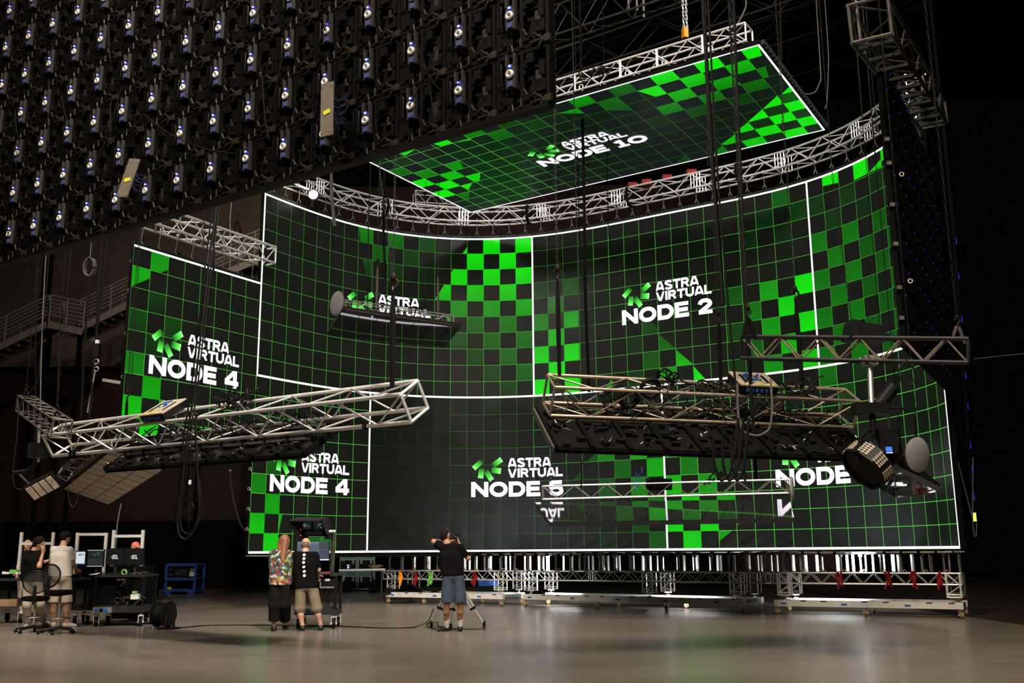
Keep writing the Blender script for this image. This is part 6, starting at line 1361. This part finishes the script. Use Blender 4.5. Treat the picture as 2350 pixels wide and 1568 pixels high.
    for s_ in 'lr':
        a, t = J['a'+s_], J['t'+s_]; d = (t-a); d.z = 0; d.normalize(); zc = [((0, 0, .0), (0, 0, -1))]
        sdf_obj('shoe', shoes, [('c', Vector((a.x, a.y, .045))-d*.035, Vector((a.x, a.y, .040))+d*.10, .046, .044, zc), ('c', Vector((a.x, a.y, .040))+d*.10, Vector((a.x, a.y, .030))+d*.18, .046, .036, zc), ('c', Vector((a.x, a.y, .05))-d*.02, Vector((a.x, a.y, .085)), .046, .046, [((0, 0, .095), (0, 0, 1))])], .009, root, O, .02)
        if sock: c = lerp(a, J['k'+s_], sock[1]); sdf_obj('sock', sock[0], [('c', Vector((a.x, a.y, .06)), lerp(a, J['k'+s_], sock[1]+.15), .044, .050, [(c, tuple((J['k'+s_]-a).normalized()))])], .009, root, O, .02)
    if hair:
        m, kind = hair; H = [('e', hd+hu*.035-f*.018, (.090, .100, .094), [(hd+f*.055+hu*.02, tuple((f*.8-hu*.45).normalized()))]), ('e', hd-f*.035-hu*.01, (.083, .075, .085), [(hd+f*.0, tuple(f))])]
        if kind == 'short': H = [('e', hd+hu*.028-f*.014, (.084, .096, .090), [(hd+f*.05+hu*.02, tuple((f*.8-hu*.5).normalized()))]), ('e', hd-f*.03-hu*.02, (.080, .072, .080), [(hd-f*.0, tuple(f))])]
        if kind == 'fringe': H = [('e', hd-f*.012-hu*.010, (.084, .098, .105), [(hd+hu*.055, tuple((hu-f*.25).normalized())), (hd-f*.0+hu*0, tuple((f*.9+hu*.1).normalized())), (hd-hu*.075, tuple(-hu))])]
        if kind == 'curly':
            random.seed(11)
            for q in range(34):
                v_ = Vector((random.gauss(0, 1), random.gauss(0, 1), random.gauss(0, 1))).normalized()
                if v_.dot(f) > .45 and v_.dot(hu) < .55 or v_.dot(hu) < -.35: continue
                c = hd+hu*.03-f*.015+v_*.092; H.append(('e', c, (.032, .032, .030)))
        if kind == 'long':
            for x in (-.055, -.02, .02, .055): H.append(('c', hd+sd*x-f*.05+hu*.02, hd+sd*x*1.35-f*.09-hu*.36, .050, .038))
            for x in (-.08, .08): H.append(('c', hd+sd*x*.9-f*.0, hd+sd*x*1.0-f*.05-hu*.32, .034, .024))
        if kind == 'cap':
            H = [('e', hd+hu*.035-f*.012, (.088, .102, .092), [(hd+hu*.02, tuple(-hu))]), ('c', hd+f*.09+hu*.04, hd+f*.16+hu*.03, .055, .04, [(hd+hu*.055, tuple(hu)), (hd+hu*.03, tuple(-hu))])]
        sdf_obj('cap' if kind == 'cap' else 'hair', m, H, .009, root, O, .02)
    return root
V3 = lambda x, y, Y: at(x, y, Y)
def foot(x, y, tx, ty): a = onz(x, y); t = onz(tx, ty); a.z = .075; t.z = .04; return a, a+(t-a).normalized()*.16+Vector((0, 0, -.035))
# camera operator
al, tl = foot(1025, 1449, 1012, 1450); ar_, tr = foot(1056, 1449, 1055, 1443); Y = 18.26
person('person in black T-shirt, denim shorts and white socks filming with a camera', dict(head=V3(1022, 1229, Y+.02), neck=V3(1027, 1249, Y), chest=V3(1034, 1277, Y-.01), pel=V3(1040, 1323, Y), sl=V3(1014, 1256, Y), sr=V3(1054, 1258, Y), el=V3(995, 1243, Y+.06), wl=V3(1030, 1243, Y+.30), er=V3(1074, 1282, Y+.10), wr=V3(1054, 1248, Y+.34),
    hl=V3(1028, 1330, Y), hr=V3(1053, 1330, Y), kl=V3(1026, 1384, Y+.01), kr=V3(1057, 1384, Y+.02), al=al, ar=ar_, tl=tl, tr=tr), 'skin_dark', dict(m='tee_black', sleeve=.72, hem=-.02), dict(m='denim', len=1.0-.02, flare=.012), 'shoe_black', ('sock', .36), ('hair_dark', 'short'), (.55, .83, .02),
    hands=dict(l=dict(d=(.8, .5, .1), n=(-.3, .2, 1), t=(0, .5, .8), c=.55), r=dict(d=(-.35, .3, .85), n=(.9, .2, .2), t=(-.2, .9, .1), c=.6)), w_=1.05)
vcam = V3(1045, 1238, 18.66); vr = empty('video_camera', vcam, 'small black video camera held up by the camera operator', 'camera')
MB().box(vcam, (.085, .15, .085)).build('camera_body', 'black', vr, vcam); b = MB(); b.cyl(vcam+Vector((.0, .07, 0)), vcam+Vector((0, .17, .0)), .038, 14); b.build('lens', 'black', vr, vcam, smooth=True)
b = MB(); b.box(vcam+Vector((.03, -.03, .07)), (.12, .05, .04), Matrix.Rotation(-.25, 3, 'Y')); b.build('top_handle', 'black', vr, vcam); b = MB(); b.cyl(vcam+Vector((-.03, -.10, .02)), vcam+Vector((-.03, -.04, .02)), .024, 10); b.build('viewfinder', 'black', vr, vcam, smooth=True)
# long-haired person
al, tl = foot(628, 1449, 624, 1445); ar_, tr = foot(654, 1446, 662, 1443); Y = 18.75
person('person with long auburn hair, colourful print shirt and wide black trousers', dict(head=V3(654, 1243, Y+.05), neck=V3(649, 1263, Y), chest=V3(645, 1288, Y), pel=V3(643, 1336, Y), sl=V3(627, 1270, Y), sr=V3(662, 1272, Y+.03), el=V3(624, 1306, Y+.06), wl=V3(640, 1325, Y+.26), er=V3(664, 1308, Y+.12), wr=V3(668, 1322, Y+.34),
    hl=V3(631, 1340, Y), hr=V3(653, 1340, Y), kl=V3(630, 1390, Y), kr=V3(654, 1388, Y+.03), al=al, ar=ar_, tl=tl, tr=tr), 'skin', dict(m='print', sleeve=.9, hem=.05), dict(m='pants_black', len=1.70, flare=.022), 'shoe_black', None, ('hair_auburn', 'long'), (.45, .88, -.12), w_=1.0)
# bald person
al, tl = foot(694, 1448, 688, 1444); ar_, tr = foot(736, 1447, 742, 1443); Y = 18.9
person('balding person in black T-shirt with white dots down the back and khaki cargo shorts', dict(head=V3(702, 1250, Y+.08), neck=V3(701, 1268, Y+.02), chest=V3(700, 1294, Y), pel=V3(703, 1345, Y-.02), sl=V3(678, 1275, Y), sr=V3(723, 1276, Y), el=V3(671, 1308, Y+.04), wl=V3(674, 1324, Y+.26), er=V3(731, 1308, Y+.06), wr=V3(730, 1322, Y+.30),
    hl=V3(690, 1350, Y), hr=V3(717, 1350, Y), kl=V3(688, 1398, Y+.02), kr=V3(727, 1398, Y+.03), al=al, ar=ar_, tl=tl, tr=tr), 'skin', dict(m='tee_black', sleeve=.80, hem=.03, dots=True), dict(m='khaki', len=1.0, flare=.02), 'shoe_black', None, ('hair_grey', 'fringe'), (.05, 1, -.25), w_=1.3)
# person in black with hand on chin
al, tl = foot(62, 1442, 52, 1446); ar_, tr = foot(98, 1437, 108, 1437); Y = 19.75
person('person in black T-shirt and beige trousers standing with a hand on the chin', dict(head=V3(90, 1248, Y), neck=V3(80, 1264, Y), chest=V3(75, 1286, Y), pel=V3(74, 1332, Y), sl=V3(60, 1272, Y+.04), sr=V3(92, 1272, Y-.02), el=V3(90, 1294, Y+.30), wl=V3(112, 1287, Y+.36), er=V3(90, 1300, Y-.16), wr=V3(98, 1271, Y-.12),
    hl=V3(65, 1338, Y), hr=V3(85, 1338, Y), kl=V3(62, 1388, Y), kr=V3(92, 1386, Y+.03), al=al, ar=ar_, tl=tl, tr=tr), 'skin', dict(m='tee_black', sleeve=.75, hem=.02), dict(m='beige', len=1.86), 'shoe_pale', None, ('hair_dark', 'curly'), (.88, .45, -.22),
    hands=dict(r=dict(d=(.0, .05, 1), n=(.9, -.3, 0), t=(-.3, .9, .1), c=.75)), w_=1.12)
# person in the pale shirt
al, tl = foot(122, 1440, 119, 1436); ar_, tr = foot(152, 1440, 166, 1440); Y = 20.05
person('person in pale short-sleeved shirt and beige shorts leaning over a cart', dict(head=V3(150, 1236, Y+.14), neck=V3(145, 1254, Y+.04), chest=V3(140, 1278, Y), pel=V3(140, 1326, Y-.05), sl=V3(124, 1263, Y), sr=V3(160, 1264, Y), el=V3(120, 1292, Y+.18), wl=V3(132, 1312, Y+.42), er=V3(168, 1294, Y+.06), wr=V3(174, 1306, Y+.34),
    hl=V3(130, 1332, Y), hr=V3(152, 1332, Y), kl=V3(124, 1384, Y), kr=V3(152, 1384, Y+.02), al=al, ar=ar_, tl=tl, tr=tr), 'skin', dict(m='shirt_pale', sleeve=.72, hem=-.02), dict(m='beige', len=.98, flare=.015), 'shoe_pale', None, ('hair_dark', 'curly'), (.5, .85, -.2), w_=1.1)
# two people half hidden behind the carts
Y = 23.6; g = onz(60, 1413); al = Vector((V3(54, 1400, Y).x, Y, .075)); ar_ = Vector((V3(72, 1400, Y).x, Y, .075))
person('balding person in dark top and beige trousers behind the left edge cart', dict(head=V3(63, 1251, Y), neck=V3(61, 1267, Y), chest=V3(60, 1288, Y), pel=V3(58, 1325, Y), sl=V3(47, 1275, Y), sr=V3(73, 1275, Y), el=V3(42, 1300, Y-.05), wl=V3(40, 1318, Y-.2), er=V3(79, 1300, Y-.05), wr=V3(78, 1318, Y-.2),
    hl=V3(50, 1330, Y), hr=V3(66, 1330, Y), kl=V3(50, 1368, Y), kr=V3(68, 1368, Y), al=al, ar=ar_, tl=al+Vector((0, -.16, -.03)), tr=ar_+Vector((0, -.16, -.03))), 'skin', dict(m='tee_black', sleeve=.7, hem=.03), dict(m='beige', len=1.85), 'shoe_pale', None, ('hair_grey', 'fringe'), (.1, -1, -.35))
Y = 22.6; al = Vector((V3(304, 1400, Y).x, Y, .075)); ar_ = Vector((V3(322, 1400, Y).x, Y, .075))
person('person in a salmon red cap mostly hidden behind the two emblem monitors', dict(head=V3(311, 1257, Y), neck=V3(309, 1274, Y), chest=V3(309, 1294, Y), pel=V3(309, 1330, Y), sl=V3(296, 1281, Y), sr=V3(323, 1281, Y), el=V3(292, 1305, Y-.1), wl=V3(296, 1320, Y-.3), er=V3(328, 1305, Y-.1), wr=V3(322, 1320, Y-.3),
    hl=V3(301, 1336, Y), hr=V3(318, 1336, Y), kl=V3(302, 1372, Y), kr=V3(320, 1372, Y), al=al, ar=ar_, tl=al+Vector((0, -.16, -.03)), tr=ar_+Vector((0, -.16, -.03))), 'skin', dict(m='tee_black', sleeve=.7, hem=.03), dict(m='pants_black', len=1.85), 'shoe_black', None, (mat('salmon_red_cap', (.55, .14, .09), .8), 'cap'), (.7, -.7, -.2))
